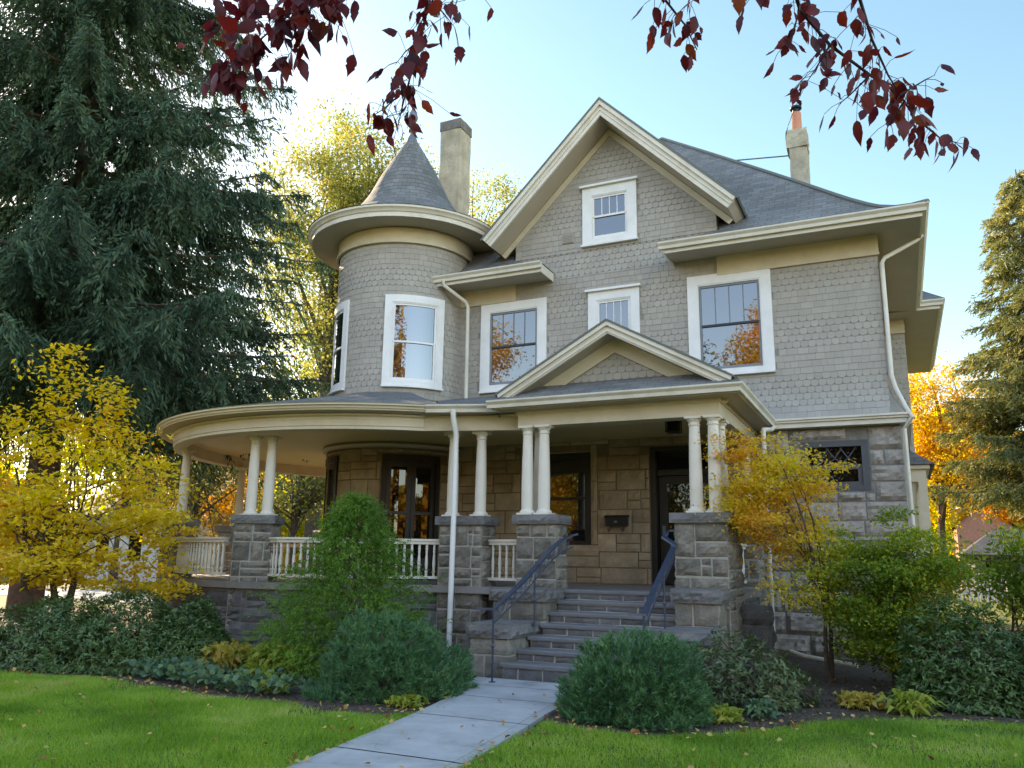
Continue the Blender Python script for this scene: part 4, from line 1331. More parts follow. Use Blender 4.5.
M['far_ground'] = ground_mat('leaf_strewn_grass', [(0.3, (0.045, 0.075, 0.015)), (0.55, (0.10, 0.11, 0.03)), (0.75, (0.20, 0.14, 0.04))], 1.5, 0.5, 20)
M['soil'] = ground_mat('dark_mulch', [(0.3, (0.04, 0.030, 0.023)), (0.6, (0.11, 0.082, 0.062)), (0.8, (0.18, 0.135, 0.10))], 14, 1.0, 40, dist=0.03)
M['turf'] = ground_mat('turf_base', [(0.3, (0.035, 0.07, 0.010)), (0.5, (0.06, 0.10, 0.016)), (0.75, (0.15, 0.12, 0.05))], 3, 0.8, 60)
M['asphalt'] = ground_mat('pale_drive_concrete', [(0.3, (0.30, 0.30, 0.30)), (0.7, (0.42, 0.42, 0.42))], 3, 0.2, 60)
M['walk'] = ground_mat('brushed_concrete', [(0.25, (0.20, 0.195, 0.185)), (0.42, (0.34, 0.338, 0.333)), (0.6, (0.42, 0.418, 0.415)), (0.8, (0.47, 0.465, 0.46))], 1.7, 0.35, 120, 0.85, 0.004)
M['walk_edge'] = ground_mat('trowelled_concrete_edge', [(0.25, (0.30, 0.295, 0.29)), (0.8, (0.42, 0.415, 0.41))], 3.0, 0.1, 120, 0.7, 0.003)

sheet('ground', [(-260, -200), (200, -200), (200, 320), (-260, 320)], -0.10, M['far_ground'])
BEDL = [(-16, 7.8), (-12.6, 7.75), (-11.0, 7.62), (-9.5, 7.9), (-8.4, 7.75), (-7.4, 7.55), (-6.4, 7.58), (-5.6, 7.45), (-5.0, 7.62), (-4.72, 8.0)]
BEDR = [(-3.36, 8.06), (-2.9, 7.86), (-2.3, 7.88), (-1.7, 8.35), (-1.1, 9.2), (-.7, 9.66), (-.2, 9.9), (0.5, 10.2), (1.3, 10.55), (3.0, 10.9), (9, 11.2)]
sheet('planting_bed', [(-26, 8.2), (-16, 7.7)] + [(x, y - .12) for x, y in BEDL] + [(x, y - .12) for x, y in BEDR] + [(9, 17), (0.2, 30), (-12, 30), (-26, 14)], -0.03, M['soil'])
sheet('lawn_left', [(-30, -6), (-4.15, -6)] + [(-4.4, 5.4), (-4.62, 7.0)] + BEDL[::-1] + [(-30, 8.5)], -0.02, M['turf'])
sheet('lawn_right', [(-3.0, -6), (12, -6), (12, 11.3)] + BEDR[::-1] + [(-3.27, 6.0)], -0.016, M['turf'])
sheet('driveway', [(-60, 24), (-22, 21), (-22, 25.5), (-60, 31)], -0.085, M['asphalt'])
# front walk: poured slabs with trowelled borders and tooled joints
WLP = [(-4.10, 3.0), (-4.24, 4.5), (-4.41, 5.5), (-4.56, 6.6), (-4.72, 7.7), (-4.86, 8.5), (-5.02, 9.2), (-5.32, 9.9), (-5.4, 10.5)]
WRP = [(-2.85, 3.0), (-3.02, 4.5), (-3.18, 5.5), (-3.29, 6.6), (-3.42, 7.7), (-3.52, 8.5), (-3.55, 9.2), (-3.0, 9.9), (-2.9, 10.5)]
wk = MB()
def walk_pt(s, t):
    i = min(int(s), len(WLP) - 2); f = s - i
    a = Vector((*WLP[i], 0)).lerp(Vector((*WLP[i + 1], 0)), f); b = Vector((*WRP[i], 0)).lerp(Vector((*WRP[i + 1], 0)), f)
    return a.lerp(b, t)
we = MB()
S = [0, 1.15, 2.55, 4.1, 5.75, 7.0, 8]
for a, b in zip(S, S[1:]):
    n = 6
    ga = 0.012
    def q(s, t, z): p = walk_pt(s, t); return (p.x, p.y, z)
    e = 0.085
    for k in range(n):
        s0, s1 = a + ga + (b - a - 2 * ga) * k / n, a + ga + (b - a - 2 * ga) * (k + 1) / n
        wk.face([q(s0, e, .006), q(s0, 1 - e, .006), q(s1, 1 - e, .006), q(s1, e, .006)])
        we.face([q(s0, 0, .004), q(s0, e, .004), q(s1, e, .004), q(s1, 0, .004)])
        we.face([q(s0, 1 - e, .004), q(s0, 1, .004), q(s1, 1, .004), q(s1, 1 - e, .004)])
        we.face([q(s0, 0, -.1), q(s0, 0, .004), q(s1, 0, .004), q(s1, 0, -.1)])
        we.face([q(s0, 1, .004), q(s0, 1, -.1), q(s1, 1, -.1), q(s1, 1, .004)])
    we.face([q(a, 0, -.008), q(a, 1, -.008), q(a + .03, 1, -.008), q(a + .03, 0, -.008)])
o = wk.build('front_walk', M['walk'], None, fix=False, loc=(0, 0, 0)); o['kind'] = 'structure'
we.build('walk_border', M['walk_edge'], o, fix=False)
# ------------------------------------------------------------------ vegetation (plain numpy meshes)
def unit(v):
    return v / np.maximum(np.linalg.norm(v, axis=1, keepdims=True), 1e-9)


def leaf_quads(C, A, B, l, w):
    """diamond leaves: centre C, long axis A, width axis B"""
    l = np.broadcast_to(np.asarray(l, float), (len(C),))[:, None]; w = np.broadcast_to(np.asarray(w, float), (len(C),))[:, None]
    nrm = np.cross(A, B)
    V = np.stack([C - A * l * .5, C + B * w * .5 - A * l * .08 + nrm * w * .15, C + A * l * .5, C - B * w * .5 - A * l * .08 + nrm * w * .15], 1).reshape(-1, 3)
    return V, np.arange(len(V)).reshape(-1, 4)


def rand_frames(rng, n, up=0.0):
    A = unit(rng.normal(size=(n, 3)))
    Nn = unit(rng.normal(size=(n, 3)) + np.array([0, 0, up]))
    B = unit(np.cross(Nn, A))
    A = unit(np.cross(B, Nn))
    return A, B


def lump(P, k, seed):
    """cheap smooth noise, about -1..1"""
    r = np.random.default_rng(seed)
    s = np.zeros(len(P))
    for f in (1.0, 1.9, 3.1):
        for _ in range(3):
            d = r.normal(size=3); d /= np.linalg.norm(d)
            s += np.sin(P @ d * k * f + r.uniform(0, 6.3)) / f
    return s / 3.2


def limb(mb, a, b, r0, r1, rnd, bow=0.15, n=6, seg=6):
    a, b = Vector(a), Vector(b)
    L = (b - a).length
    off = Vector((rnd.uniform(-1, 1), rnd.uniform(-1, 1), rnd.uniform(0, 1))) * bow * L
    pts = [a.lerp(b, t) + off * math.sin(PI * t) for t in [k / seg for k in range(seg + 1)]]
    mb.tube(pts, [r0 + (r1 - r0) * k / seg for k in range(seg + 1)], n, True)
    return pts


def broadleaf(name, label, cat, base, fork, centre, radii, ncl, per, lsize, leafm, barkm='bark', seed=1, tr=0.15, sig=0.16, flat=0.7, gap=0.25, up=0.6, extra=(), group=None, stems=1, lw=0.55, nlimb=28, hollow=0.5, sigabs=None):
    rng = np.random.default_rng(seed); rnd = random.Random(seed)
    t = empty(name, base, label, cat, group)
    c = np.array(centre, float); R = np.array(radii, float)
    P = unit(rng.normal(size=(ncl * 4, 3))) * (rng.random((ncl * 4, 1)) ** hollow)
    keep = lump(P * 1.0, 3.2, seed) > -1 + gap * 2 - 0.2
    P = P[keep][:ncl]
    out = 1 + 0.28 * lump(P, 2.3, seed + 5)[:, None]
    cen = c + P * R * out
    if len(extra): cen = np.vstack([cen, np.array(extra, float)])
    s = sigabs if sigabs else sig * float(np.mean(R))
    n = len(cen) * per
    ci = np.repeat(np.arange(len(cen)), per)
    size = rng.uniform(0.6, 1.4, len(cen))
    off = np.clip(rng.normal(size=(n, 3)), -2.2, 2.2) * np.array([1, 1, flat]) * s * size[ci][:, None]
    C = cen[ci] + off
    C[:, 2] = np.maximum(C[:, 2], base[2] + 0.03)
    A, B = rand_frames(rng, n, up)
    l = lsize * rng.uniform(0.65, 1.35, n)
    V, F = leaf_quads(C, A, B, l, l * lw)
    mb = MB()
    forks = []
    for q in range(stems):
        a = rng.uniform(0, 6.28)
        b0 = Vector(base) + Vector((math.cos(a), math.sin(a), 0)) * tr * (1.2 if stems > 1 else 0) - Vector((0, 0, 0.15))
        f = Vector(fork) + Vector((math.cos(a), math.sin(a), 0)) * (0.22 * R[0] if stems > 1 else 0)
        pts = limb(mb, b0, f, tr * 1.15, tr * 0.72, rnd, 0.05, 8)
        forks.append(f)
        tp = Vector(c) + Vector((0, 0, R[2] * 0.55)) + (f - Vector(fork)) * 1.3
        limb(mb, f, tp, tr * 0.7, tr * 0.15, rnd, 0.07, 7)
    idx = rng.permutation(len(cen))[:nlimb]
    for k in idx:
        f = rnd.choice(forks)
        st = f.lerp(Vector(c) + Vector((0, 0, R[2] * 0.5)), rnd.uniform(0.0, 0.75))
        limb(mb, st, Vector(cen[k]), tr * rnd.uniform(.22, .38), tr * 0.05, rnd, 0.12, 5)
    mb.build('trunk', M[barkm], t, smooth=True, fix=False)
    np_obj('crown', V, F, M[leafm], t)
    return t


def conifer(name, label, base, H, zlow, rad_f, nb, leafm, barkm='bark_red', seed=1, tr=0.4, a=0.42, b=0.22, card=0.34, cw=0.085, dens=1.0, hang=0.5, group=None, az=None, step=0.10, side=0.75, reps=2):
    rng = np.random.default_rng(seed)
    t = empty(name, base, label, 'tree', group)
    base = np.array(base, float)
    mb = MB()
    mb.tube([tuple(base + [0, 0, -.2]), tuple(base + [0.1, 0, H * .3]), tuple(base + [0.05, .1, H * .6]), tuple(base + [0, 0, H])], [tr * 1.15, tr * .85, tr * .5, .02], 10)
    CC, AA, BB, LL = [], [], [], []
    for i in range(nb):
        u = (i + rng.random()) / nb
        z = zlow + (H - zlow) * (u ** 1.15) * 0.985
        L = rad_f(z) * rng.uniform(0.72, 1.1)
        if L < 0.15: L = 0.15
        th = rng.uniform(0, 2 * PI) if az is None else rng.uniform(*az)
        d = np.array([math.cos(th), math.sin(th), 0]); sd_ = np.array([-d[1], d[0], 0])
        s = np.linspace(0, 1, 8)
        bend = rng.normal() * 0.06
        pts = base + np.array([0, 0, z]) + d * (L * s)[:, None] + sd_ * (bend * L * s ** 2)[:, None] + np.array([0, 0, 1]) * (L * (-a * s + b * s ** 2.2) * rng.uniform(.7, 1.3))[:, None]
        if L > 1.0: mb.tube([tuple(p) for p in pts], [max(.012, tr * .15 * (L / 6) * (1 - q * .9) + .012) for q in s], 5)
        ns = int((5 + L * 6.5) * dens)
        sp = rng.uniform(0.07, 1.0, ns) ** 0.85
        pi_ = sp * 7; i0 = np.minimum(pi_.astype(int), 6); fr_ = (pi_ - i0)[:, None]
        org = pts[i0] * (1 - fr_) + pts[i0 + 1] * fr_
        tan = unit(pts[i0 + 1] - pts[i0])
        sg = rng.choice([-1, 1], ns)[:, None]
        dirn = unit(tan * rng.uniform(.45, .9, (ns, 1)) + sd_ * sg * side * rng.uniform(.5, 1.2, (ns, 1)) + np.array([0, 0, 1]) * rng.uniform(-.55, .05, (ns, 1)))
        ls = (0.20 * L * (1.08 - sp) + 0.28) * rng.uniform(.7, 1.3, ns)
        for q in range(ns):
            k = max(3, int(ls[q] / step))
            tt = np.linspace(0.1, 1, k)[:, None]
            hg = hang * (rng.random() < 0.6)
            pos = org[q] + dirn[q] * tt * ls[q] + np.array([0, 0, -1]) * (tt ** 2) * ls[q] * (0.3 + hg)
            dv = np.repeat((dirn[q] + np.array([0, 0, -(.25 + hg)]))[None], k, 0)
            for rep in range(reps):
                CC.append(pos + rng.normal(size=(k, 3)) * .045)
                AA.append(dv + rng.normal(size=(k, 3)) * .5)
        del org
    C = np.vstack(CC); A = unit(np.vstack(AA))
    B = unit(np.cross(A, rng.normal(size=A.shape)))
    l = card * rng.uniform(.6, 1.3, len(C))
    V, F = leaf_quads(C, A, B, l, cw * rng.uniform(.7, 1.3, len(C)))
    mb.build('trunk', M[barkm], t, smooth=True, fix=False)
    np_obj('crown', V, F, M[leafm], t)
    return t


def tuft_shrub(name, label, base, radii, n_t, per, nl, nw, leafm, seed=1, spread=0.45, lumpy=0.2, cat='shrub', group=None, upb=0.6, inner=0.35):
    """dome of needle tufts (mountain pine)"""
    rng = np.random.default_rng(seed)
    t = empty(name, base, label, cat, group)
    R = np.array(radii, float); b = np.array(base, float)
    D = unit(rng.normal(size=(n_t, 3)) * np.array([1, 1, .9])); D[:, 2] = np.abs(D[:, 2]) - 0.12
    D = unit(D)
    rr = np.where(rng.random(n_t) < inner, rng.uniform(.45, .9, n_t), rng.uniform(.86, 1.04, n_t)) * (1 + lumpy * lump(D, 4.2, seed))
    P = b + D * R * rr[:, None]
    P[:, 2] = np.maximum(P[:, 2], b[2] + 0.04)
    ax = unit(D * np.array([.75, .75, .4]) + np.array([0, 0, upb]) + rng.normal(size=D.shape) * .22)
    i = np.repeat(np.arange(n_t), per); n = len(i)
    A = unit(ax[i] + rng.normal(size=(n, 3)) * spread)
    O = P[i] + ax[i] * (rng.random((n, 1)) * nl * 1.3 - nl * .6)
    B = unit(np.cross(A, rng.normal(size=A.shape)))
    l = nl * rng.uniform(.7, 1.25, n)[:, None]; w = nw * rng.uniform(.8, 1.2, n)[:, None]
    V = np.stack([O - B * w, O + B * w, O + A * l], 1).reshape(-1, 3)
    mb = MB(); rnd = random.Random(seed)
    for k in range(16):
        q = D[k]
        limb(mb, b + np.array([0, 0, -.05]), b + q * R * .85, .022, .008, rnd, .12, 5)
    mb.build('stem', M['bark'], t, fix=False, smooth=True)
    np_obj('foliage', V, np.arange(len(V)).reshape(-1, 3), M[leafm], t)
    return t


def rosette_shrub(name, label, base, radii, n_t, per, ll, lw, leafm, seed=1, lumpy=0.2, droop=0.25, cat='shrub', group=None, inner=0.3, zmin=0.05, jit=0.18):
    """broad-leaved evergreen: whorls of long leaves at the twig ends"""
    rng = np.random.default_rng(seed)
    t = empty(name, base, label, cat, group)
    R = np.array(radii, float); b = np.array(base, float)
    D = unit(rng.normal(size=(n_t, 3))); D[:, 2] = np.abs(D[:, 2]) - 0.1
    D = unit(D)
    rr = np.where(rng.random(n_t) < inner, rng.uniform(.4, .92, n_t), rng.uniform(.88, 1.03, n_t)) * (1 + lumpy * lump(D * R / np.mean(R), 3.8, seed))
    P = b + D * R * rr[:, None]
    P[:, 2] = np.maximum(P[:, 2], b[2] + zmin)
    ax = unit(D * .7 + np.array([0, 0, .7]) + rng.normal(size=D.shape) * .25)
    i = np.repeat(np.arange(n_t), per); n = len(i)
    side = unit(np.cross(ax[i], rng.normal(size=(n, 3))))
    A = unit(side + ax[i] * rng.uniform(-droop, .7, (n, 1)) + rng.normal(size=(n, 3)) * jit)
    B = unit(np.cross(ax[i] + rng.normal(size=(n, 3)) * .25, A))
    l = ll * rng.uniform(.65, 1.25, n)
    C = P[i] + A * (l * .5)[:, None] + ax[i] * (rng.uniform(-.6, .3, (n, 1)) * ll)
    V, F = leaf_quads(C, A, B, l, l * lw)
    mb = MB(); rnd = random.Random(seed)
    for k in range(22):
        limb(mb, b + np.array([rnd.uniform(-.1, .1), rnd.uniform(-.1, .1), -.05]), P[k], .02, .006, rnd, .12, 5)
    mb.build('stem', M['bark'], t, fix=False, smooth=True)
    np_obj('foliage', V, F, M[leafm], t)
    return t


# --- leaf colours
M['l_spruce'] = leaf_mat('spruce_needles', [(0.0, (0.020, 0.045, 0.026)), (0.5, (0.050, 0.095, 0.052)), (0.85, (0.095, 0.16, 0.085)), (1, (0.16, 0.21, 0.10))], 0.15, 0.6, 0.6, 0.7)
M['l_yellow'] = leaf_mat('yellow_maple_leaves', [(0.0, (0.46, 0.38, 0.04)), (0.4, (0.72, 0.53, 0.055)), (0.75, (0.84, 0.59, 0.07)), (1, (0.82, 0.48, 0.08))], 0.5, 0.5, 0.45, 0.7)
M['l_pale'] = leaf_mat('pale_yellow_green_leaves', [(0.0, (0.10, 0.135, 0.035)), (0.45, (0.21, 0.23, 0.06)), (0.8, (0.31, 0.28, 0.075)), (1, (0.36, 0.23, 0.06))], 0.55, 0.5, 0.4, 0.25)
M['l_lime'] = leaf_mat('lime_yellow_leaves', [(0.0, (0.28, 0.34, 0.02)), (0.6, (0.55, 0.52, 0.03)), (1, (0.66, 0.55, 0.05))], 0.55, 0.5, 0.4, 0.4)
M['l_orange'] = leaf_mat('orange_maple_leaves', [(0.0, (0.45, 0.20, 0.02)), (0.5, (0.66, 0.26, 0.02)), (1, (0.75, 0.36, 0.04))], 0.55, 0.5, 0.4, 0.4)
M['l_mixed'] = leaf_mat('yellow_orange_leaves', [(0.0, (0.30, 0.30, 0.04)), (0.35, (0.55, 0.40, 0.04)), (0.65, (0.62, 0.32, 0.04)), (1, (0.60, 0.20, 0.06))], 0.55, 0.5, 0.6, 0.3)
M['l_olive'] = leaf_mat('olive_gold_needles', [(0.0, (0.055, 0.075, 0.03)), (0.4, (0.13, 0.15, 0.05)), (0.75, (0.26, 0.24, 0.07)), (1, (0.40, 0.30, 0.08))], 0.3, 0.6, 0.5, 0.25)
M['l_brown'] = leaf_mat('brownish_yellow_leaves', [(0.0, (0.10, 0.085, 0.03)), (0.5, (0.26, 0.19, 0.05)), (1, (0.45, 0.30, 0.07))], 0.5, 0.5, 0.5, 0.3)
M['l_jmaple'] = leaf_mat('turning_japanese_maple_leaves', [(0.0, (0.42, 0.43, 0.05)), (0.35, (0.66, 0.54, 0.07)), (0.65, (0.78, 0.48, 0.08)), (1, (0.76, 0.36, 0.11))], 0.55, 0.5, 0.5, 0.9)
M['l_green'] = leaf_mat('green_yellow_lace_leaves', [(0.0, (0.06, 0.13, 0.018)), (0.45, (0.17, 0.25, 0.03)), (0.65, (0.42, 0.40, 0.04)), (1, (0.56, 0.46, 0.06))], 0.45, 0.5, 0.55, 0.9)
M['l_cyp'] = leaf_mat('bright_cypress_threads', [(0.0, (0.045, 0.12, 0.018)), (0.5, (0.10, 0.22, 0.028)), (1, (0.20, 0.32, 0.05))], 0.3, 0.5, 0.45, 2.0)
M['l_mugo'] = leaf_mat('blue_green_pine_needles', [(0.0, (0.03, 0.09, 0.035)), (0.5, (0.065, 0.18, 0.07)), (0.85, (0.13, 0.27, 0.095)), (1, (0.24, 0.36, 0.12))], 0.15, 0.45, 0.4, 2.5, 0.4)
M['l_rhod'] = leaf_mat('dark_rhododendron_leaves', [(0.0, (0.03, 0.070, 0.018)), (0.5, (0.07, 0.135, 0.035)), (0.9, (0.125, 0.205, 0.055)), (1, (0.19, 0.24, 0.06))], 0.15, 0.4, 0.4, 2.0, 0.5)
M['l_rhod2'] = leaf_mat('grey_green_leaves', [(0.0, (0.05, 0.085, 0.03)), (0.5, (0.10, 0.145, 0.055)), (0.9, (0.17, 0.20, 0.08)), (1, (0.22, 0.20, 0.09))], 0.2, 0.45, 0.4, 2.0, 0.4)
M['l_hosta'] = leaf_mat('yellowing_perennial_leaves', [(0.0, (0.22, 0.25, 0.05)), (0.5, (0.46, 0.36, 0.07)), (1, (0.52, 0.33, 0.10))], 0.45, 0.5, 0.4, 2.0)
M['l_hosta2'] = leaf_mat('lime_perennial_leaves', [(0.0, (0.14, 0.22, 0.04)), (0.6, (0.33, 0.38, 0.06)), (1, (0.46, 0.42, 0.08))], 0.45, 0.5, 0.4, 2.0)
M['l_cover'] = leaf_mat('blue_green_ground_leaves', [(0.0, (0.04, 0.10, 0.06)), (0.5, (0.09, 0.17, 0.09)), (0.85, (0.16, 0.24, 0.10)), (1, (0.26, 0.13, 0.10))], 0.25, 0.45, 0.4, 2.0)
M['l_red'] = leaf_mat('dark_red_leaves', [(0.0, (0.045, 0.010, 0.014)), (0.45, (0.13, 0.018, 0.022)), (0.8, (0.24, 0.035, 0.025)), (1, (0.32, 0.09, 0.035))], 0.48, 0.4, 0.3, 2.0, 0.4)
M['l_grass'] = leaf_mat('lawn_grass', [(0.0, (0.075, 0.17, 0.016)), (0.4, (0.18, 0.34, 0.034)), (0.75, (0.32, 0.46, 0.065)), (1, (0.54, 0.48, 0.20))], 0.35, 0.5, 0.6, 0.9, 0.3)
M['l_fallen'] = leaf_mat('fallen_leaf_colours', [(0.0, (0.40, 0.34, 0.10)), (0.4, (0.52, 0.36, 0.12)), (0.7, (0.36, 0.16, 0.06)), (1, (0.20, 0.03, 0.03))], 0.2, 0.6, 0.1, 2.0)

# --- the big spruce and the yellow maple on the left
conifer('spruce_tree', 'huge dark blue-green spruce with drooping boughs filling the left of the view', (-20.9, 14.6, -0.1), 33, 6.6,
        lambda z: 8.2 * max(0.02, (33.5 - max(z, 6)) / 27.5) ** 0.85, 350, 'l_spruce', seed=11, tr=0.38, card=0.22, cw=0.045, dens=1.5, hang=0.9, step=0.075, reps=3)
broadleaf('yellow_maple', 'bright yellow maple with upright shoots standing before the huge spruce', 'tree', (-13.3, 10.0, -0.05), (-13.3, 10.0, 1.0), (-13.5, 9.9, 2.15), (3.0, 2.0, 1.7), 190, 85, 0.10, 'l_yellow', seed=3, tr=0.08, flat=0.32, gap=0.52, up=1.8, stems=3, sigabs=0.22, hollow=0.38,
          extra=[(-13.05 + .12 * math.sin(k * 2.1), 9.2, 3.6 + .21 * k) for k in range(8)] + [(-11.95 + .15 * math.sin(k * 1.7) - .05 * k, 9.6, 3.3 + .17 * k) for k in range(8)] + [(-12.6 + .2 * math.sin(k * 1.3), 9.4, 3.2 + .16 * k) for k in range(5)] + [(-14.1 + .2 * math.sin(k), 9.2, 3.2 + .2 * k) for k in range(5)], nlimb=60)
# --- trees far behind the house
broadleaf('pale_tree', 'tall pale yellow-green tree rising behind the turret', 'tree', (-27.5, 34.5, -0.1), (-27.3, 34.4, 9), (-26.3, 34.5, 18.5), (5.2, 4.5, 7.8), 380, 150, 0.19, 'l_pale', seed=21, tr=0.42, gap=0.12, sigabs=0.62, nlimb=55)
broadleaf('pale_tree', 'pale yellow tree top showing between the left chimney and the front gable', 'tree', (-22, 42, -0.1), (-22, 42, 9), (-21.2, 41.9, 18.0), (3.2, 3.2, 6.6), 150, 140, 0.18, 'l_pale', seed=22, tr=0.3, gap=0.25, sigabs=0.6, nlimb=30)
conifer('golden_conifer', 'tall olive conifer with golden boughs at the right edge of the view', (5.0, 33.5, -0.1), 16.3, 4.6, lambda z: 4.7 * max(0.02, (16.6 - z) / 14) ** 0.8, 230, 'l_olive', seed=31, tr=0.22, a=0.30, b=0.16, card=0.22, cw=0.05, dens=1.25, hang=0.2, step=0.08, reps=3)
broadleaf('turning_tree', 'yellow and orange tree close behind the right corner of the house', 'tree', (1.9, 46, -0.1), (1.9, 46, 3.5), (2.1, 46, 8.0), (3.4, 3.0, 4.9), 150, 150, 0.16, 'l_mixed', seed=41, tr=0.25, gap=0.3, sigabs=0.5)
broadleaf('orange_maple', 'fiery orange maple overhanging the small grey roof at right', 'tree', (5.8, 44, -0.1), (5.8, 44, 2.6), (5.5, 44, 4.9), (2.0, 1.8, 1.3), 80, 150, 0.14, 'l_orange', seed=42, tr=0.15, gap=0.1, sigabs=0.35)
broadleaf('yellow_tree', 'low yellow-green tree filling the gap behind the side bay', 'tree', (0.2, 52, -0.1), (0.2, 52, 2.0), (0.4, 52, 5.0), (2.4, 2.4, 3.4), 120, 130, 0.17, 'l_lime', seed=43, tr=0.18, gap=0.15, sigabs=0.5)
# --- trees seen through the round porch
broadleaf('brown_tree', 'brownish yellow tree with dark trunk seen left of the twin porch columns', 'tree', (-25.5, 24.5, -0.1), (-25.5, 24.5, 2.5), (-25.6, 24.6, 5.0), (2.6, 2.6, 3.4), 110, 70, 0.17, 'l_brown', seed=51, tr=0.16, gap=0.35, sigabs=0.36, nlimb=40)
broadleaf('orange_tree', 'small orange tree seen through the porch just left of the stone pier', 'tree', (-33.5, 36, -0.1), (-33.5, 36, 1.6), (-33.6, 36, 3.6), (2.3, 2.2, 2.2), 80, 80, 0.20, 'l_orange', seed=52, tr=0.14, gap=0.1, sigabs=0.45)
broadleaf('lime_tree', 'glowing lime yellow tree seen through the porch right of the twin columns', 'tree', (-30, 36, -0.1), (-30, 36, 1.6), (-29.8, 36, 3.5), (2.7, 2.4, 2.3), 90, 80, 0.20, 'l_lime', seed=53, tr=0.14, gap=0.08, sigabs=0.45)
broadleaf('dark_tree', 'dark-branched olive tree seen through the porch above the lime one', 'tree', (-25.2, 30, -0.1), (-25.2, 30, 2.2), (-24.8, 30.3, 5.4), (2.6, 2.6, 2.4), 70, 70, 0.19, 'l_olive', seed=54, tr=0.2, gap=0.45, sigabs=0.42, nlimb=40)
broadleaf('yellow_tree', 'broad yellow tree seen behind the spruce trunk at far left', 'tree', (-46, 38, -0.1), (-46, 38, 4), (-46, 38, 8.5), (8, 6, 6), 170, 70, 0.34, 'l_lime', seed=55, tr=0.35, gap=0.25, sigabs=1.0)
broadleaf('yellow_tree', 'yellow-green tree glimpsed between the spruce boughs and the turret', 'tree', (-35, 44, -0.1), (-35, 44, 5), (-35, 44, 10.5), (5, 5, 7), 150, 70, 0.32, 'l_pale', seed=56, tr=0.3, gap=0.3, sigabs=0.8)
# --- trees across the street behind the viewer: they show in the window panes
for k, (x, y, h, r, lm) in enumerate([(-36, -30, 23, 6.5, 'l_mixed'), (-24.5, -34, 20, 5.0, 'l_mixed'), (-17, -29, 19.5, 4.6, 'l_olive'), (-7.6, -31, 19.5, 4.0, 'l_mixed'), (-1.6, -34, 15, 3.6, 'l_brown'), (4.0, -27, 25, 3.6, 'l_mixed'), (-50, -25, 19, 7, 'l_yellow'), (17, -30, 26, 4.6, 'l_mixed')]):
    broadleaf('street_tree', 'tall autumn tree across the street, seen only reflected in the window panes', 'tree', (x, y, -0.1), (x, y, h * .3), (x, y, h * .62), (r, r, h * .45), 170, 190, 0.30, lm, seed=70 + k, tr=0.35, gap=0.05, sigabs=r * .17, group='trees across the street', nlimb=24)

# --- planting round the house
for k, (x, y, rx, ry, rz, lb) in enumerate([(-11.55, 8.55, 1.25, .75, .98, 'dark green rhododendron at the far left end of the bed by the lawn'), (-10.35, 8.95, 1.05, .8, .96, 'dark green rhododendron in the middle of the left bed'), (-9.75, 9.55, .72, .65, .86, 'dark green rhododendron nearest the yellow plants in the left bed')]):
    rosette_shrub('rhododendron', lb, (x, y, -0.03), (rx, ry, rz), 2300, 8, 0.075, 0.34, 'l_rhod', seed=80 + k, lumpy=.2, group='rhododendrons along the left bed')
rng = np.random.default_rng(90)
def thread_cypress(base, h, r, n, seed, label):
    rng = np.random.default_rng(seed)
    t = empty('thread_cypress', base, label, 'shrub')
    b = np.array(base, float)
    zz = rng.random(n) ** 1.35
    th = rng.uniform(0, 2 * PI, n)
    prof = r * (1 - zz) ** 0.74 * (1.12 - .2 * ((zz * 6) % 1)) * (1 + .22 * np.sin(th * 4 + zz * 11) + .18 * np.sin(th * 7 - zz * 17) + .2 * rng.normal(size=n))
    rr = prof * np.where(rng.random(n) < .3, rng.uniform(.3, .9, n), rng.uniform(.85, 1.06, n))
    O = b + np.stack([np.cos(th) * rr, np.sin(th) * rr, zz * h + .05], 1)
    out = np.stack([np.cos(th), np.sin(th), np.zeros(n)], 1)
    D = unit(out * rng.uniform(.5, 1.1, (n, 1)) + np.array([0, 0, 1]) * rng.uniform(.25, 1.3, (n, 1)) + rng.normal(size=(n, 3)) * .35)
    L = rng.uniform(.16, .46, n)
    CC, AA = [], []
    for k in range(9):
        s = (k + .5) / 9
        pos = O + D * (L * s)[:, None] + np.array([0, 0, -1]) * (L * s * s * .55)[:, None]
        dv = D + np.array([0, 0, -1]) * (1.1 * s)
        for q in range(2):
            CC.append(pos + rng.normal(size=(n, 3)) * .012); AA.append(unit(dv + rng.normal(size=(n, 3)) * .55))
    C = np.vstack(CC); A = np.vstack(AA)
    C[:, 2] = np.maximum(C[:, 2], b[2] + .02)
    B = unit(np.cross(A, rng.normal(size=A.shape)))
    V, F = leaf_quads(C, A, B, .052 * rng.uniform(.7, 1.4, len(C)), .013)
    mb = MB(); mb.tube([tuple(b + [0, 0, -.1]), tuple(b + [.03, 0, h * .5]), tuple(b + [0, 0, h * .95])], [.06, .04, .01], 6)
    mb.build('stem', M['bark'], t, fix=False)
    np_obj('foliage', V, F, M['l_cyp'], t)
thread_cypress((-7.38, 10.25, -0.03), 2.4, 1.06, 4300, 91, 'bright green shaggy conical cypress in front of the porch railing')
tuft_shrub('mountain_pine', 'rounded blue-green mountain pine left of the front walk', (-5.85, 8.95, -0.03), (.90, .82, .88), 2100, 26, 0.07, 0.0058, 'l_mugo', seed=95, spread=.5, lumpy=.34, group='mountain pines flanking the front walk')
tuft_shrub('mountain_pine', 'rounded blue-green mountain pine right of the front walk', (-2.72, 8.95, -0.03), (.82, .80, .84), 2100, 26, 0.07, 0.0058, 'l_mugo', seed=96, spread=.5, lumpy=.34, group='mountain pines flanking the front walk')
rosette_shrub('leafy_shrub', 'sparse grey-green shrub behind the right mountain pine, below the porch pier', (-1.72, 10.35, -0.03), (.72, .6, .78), 620, 7, 0.08, 0.38, 'l_rhod2', seed=97, lumpy=.25)
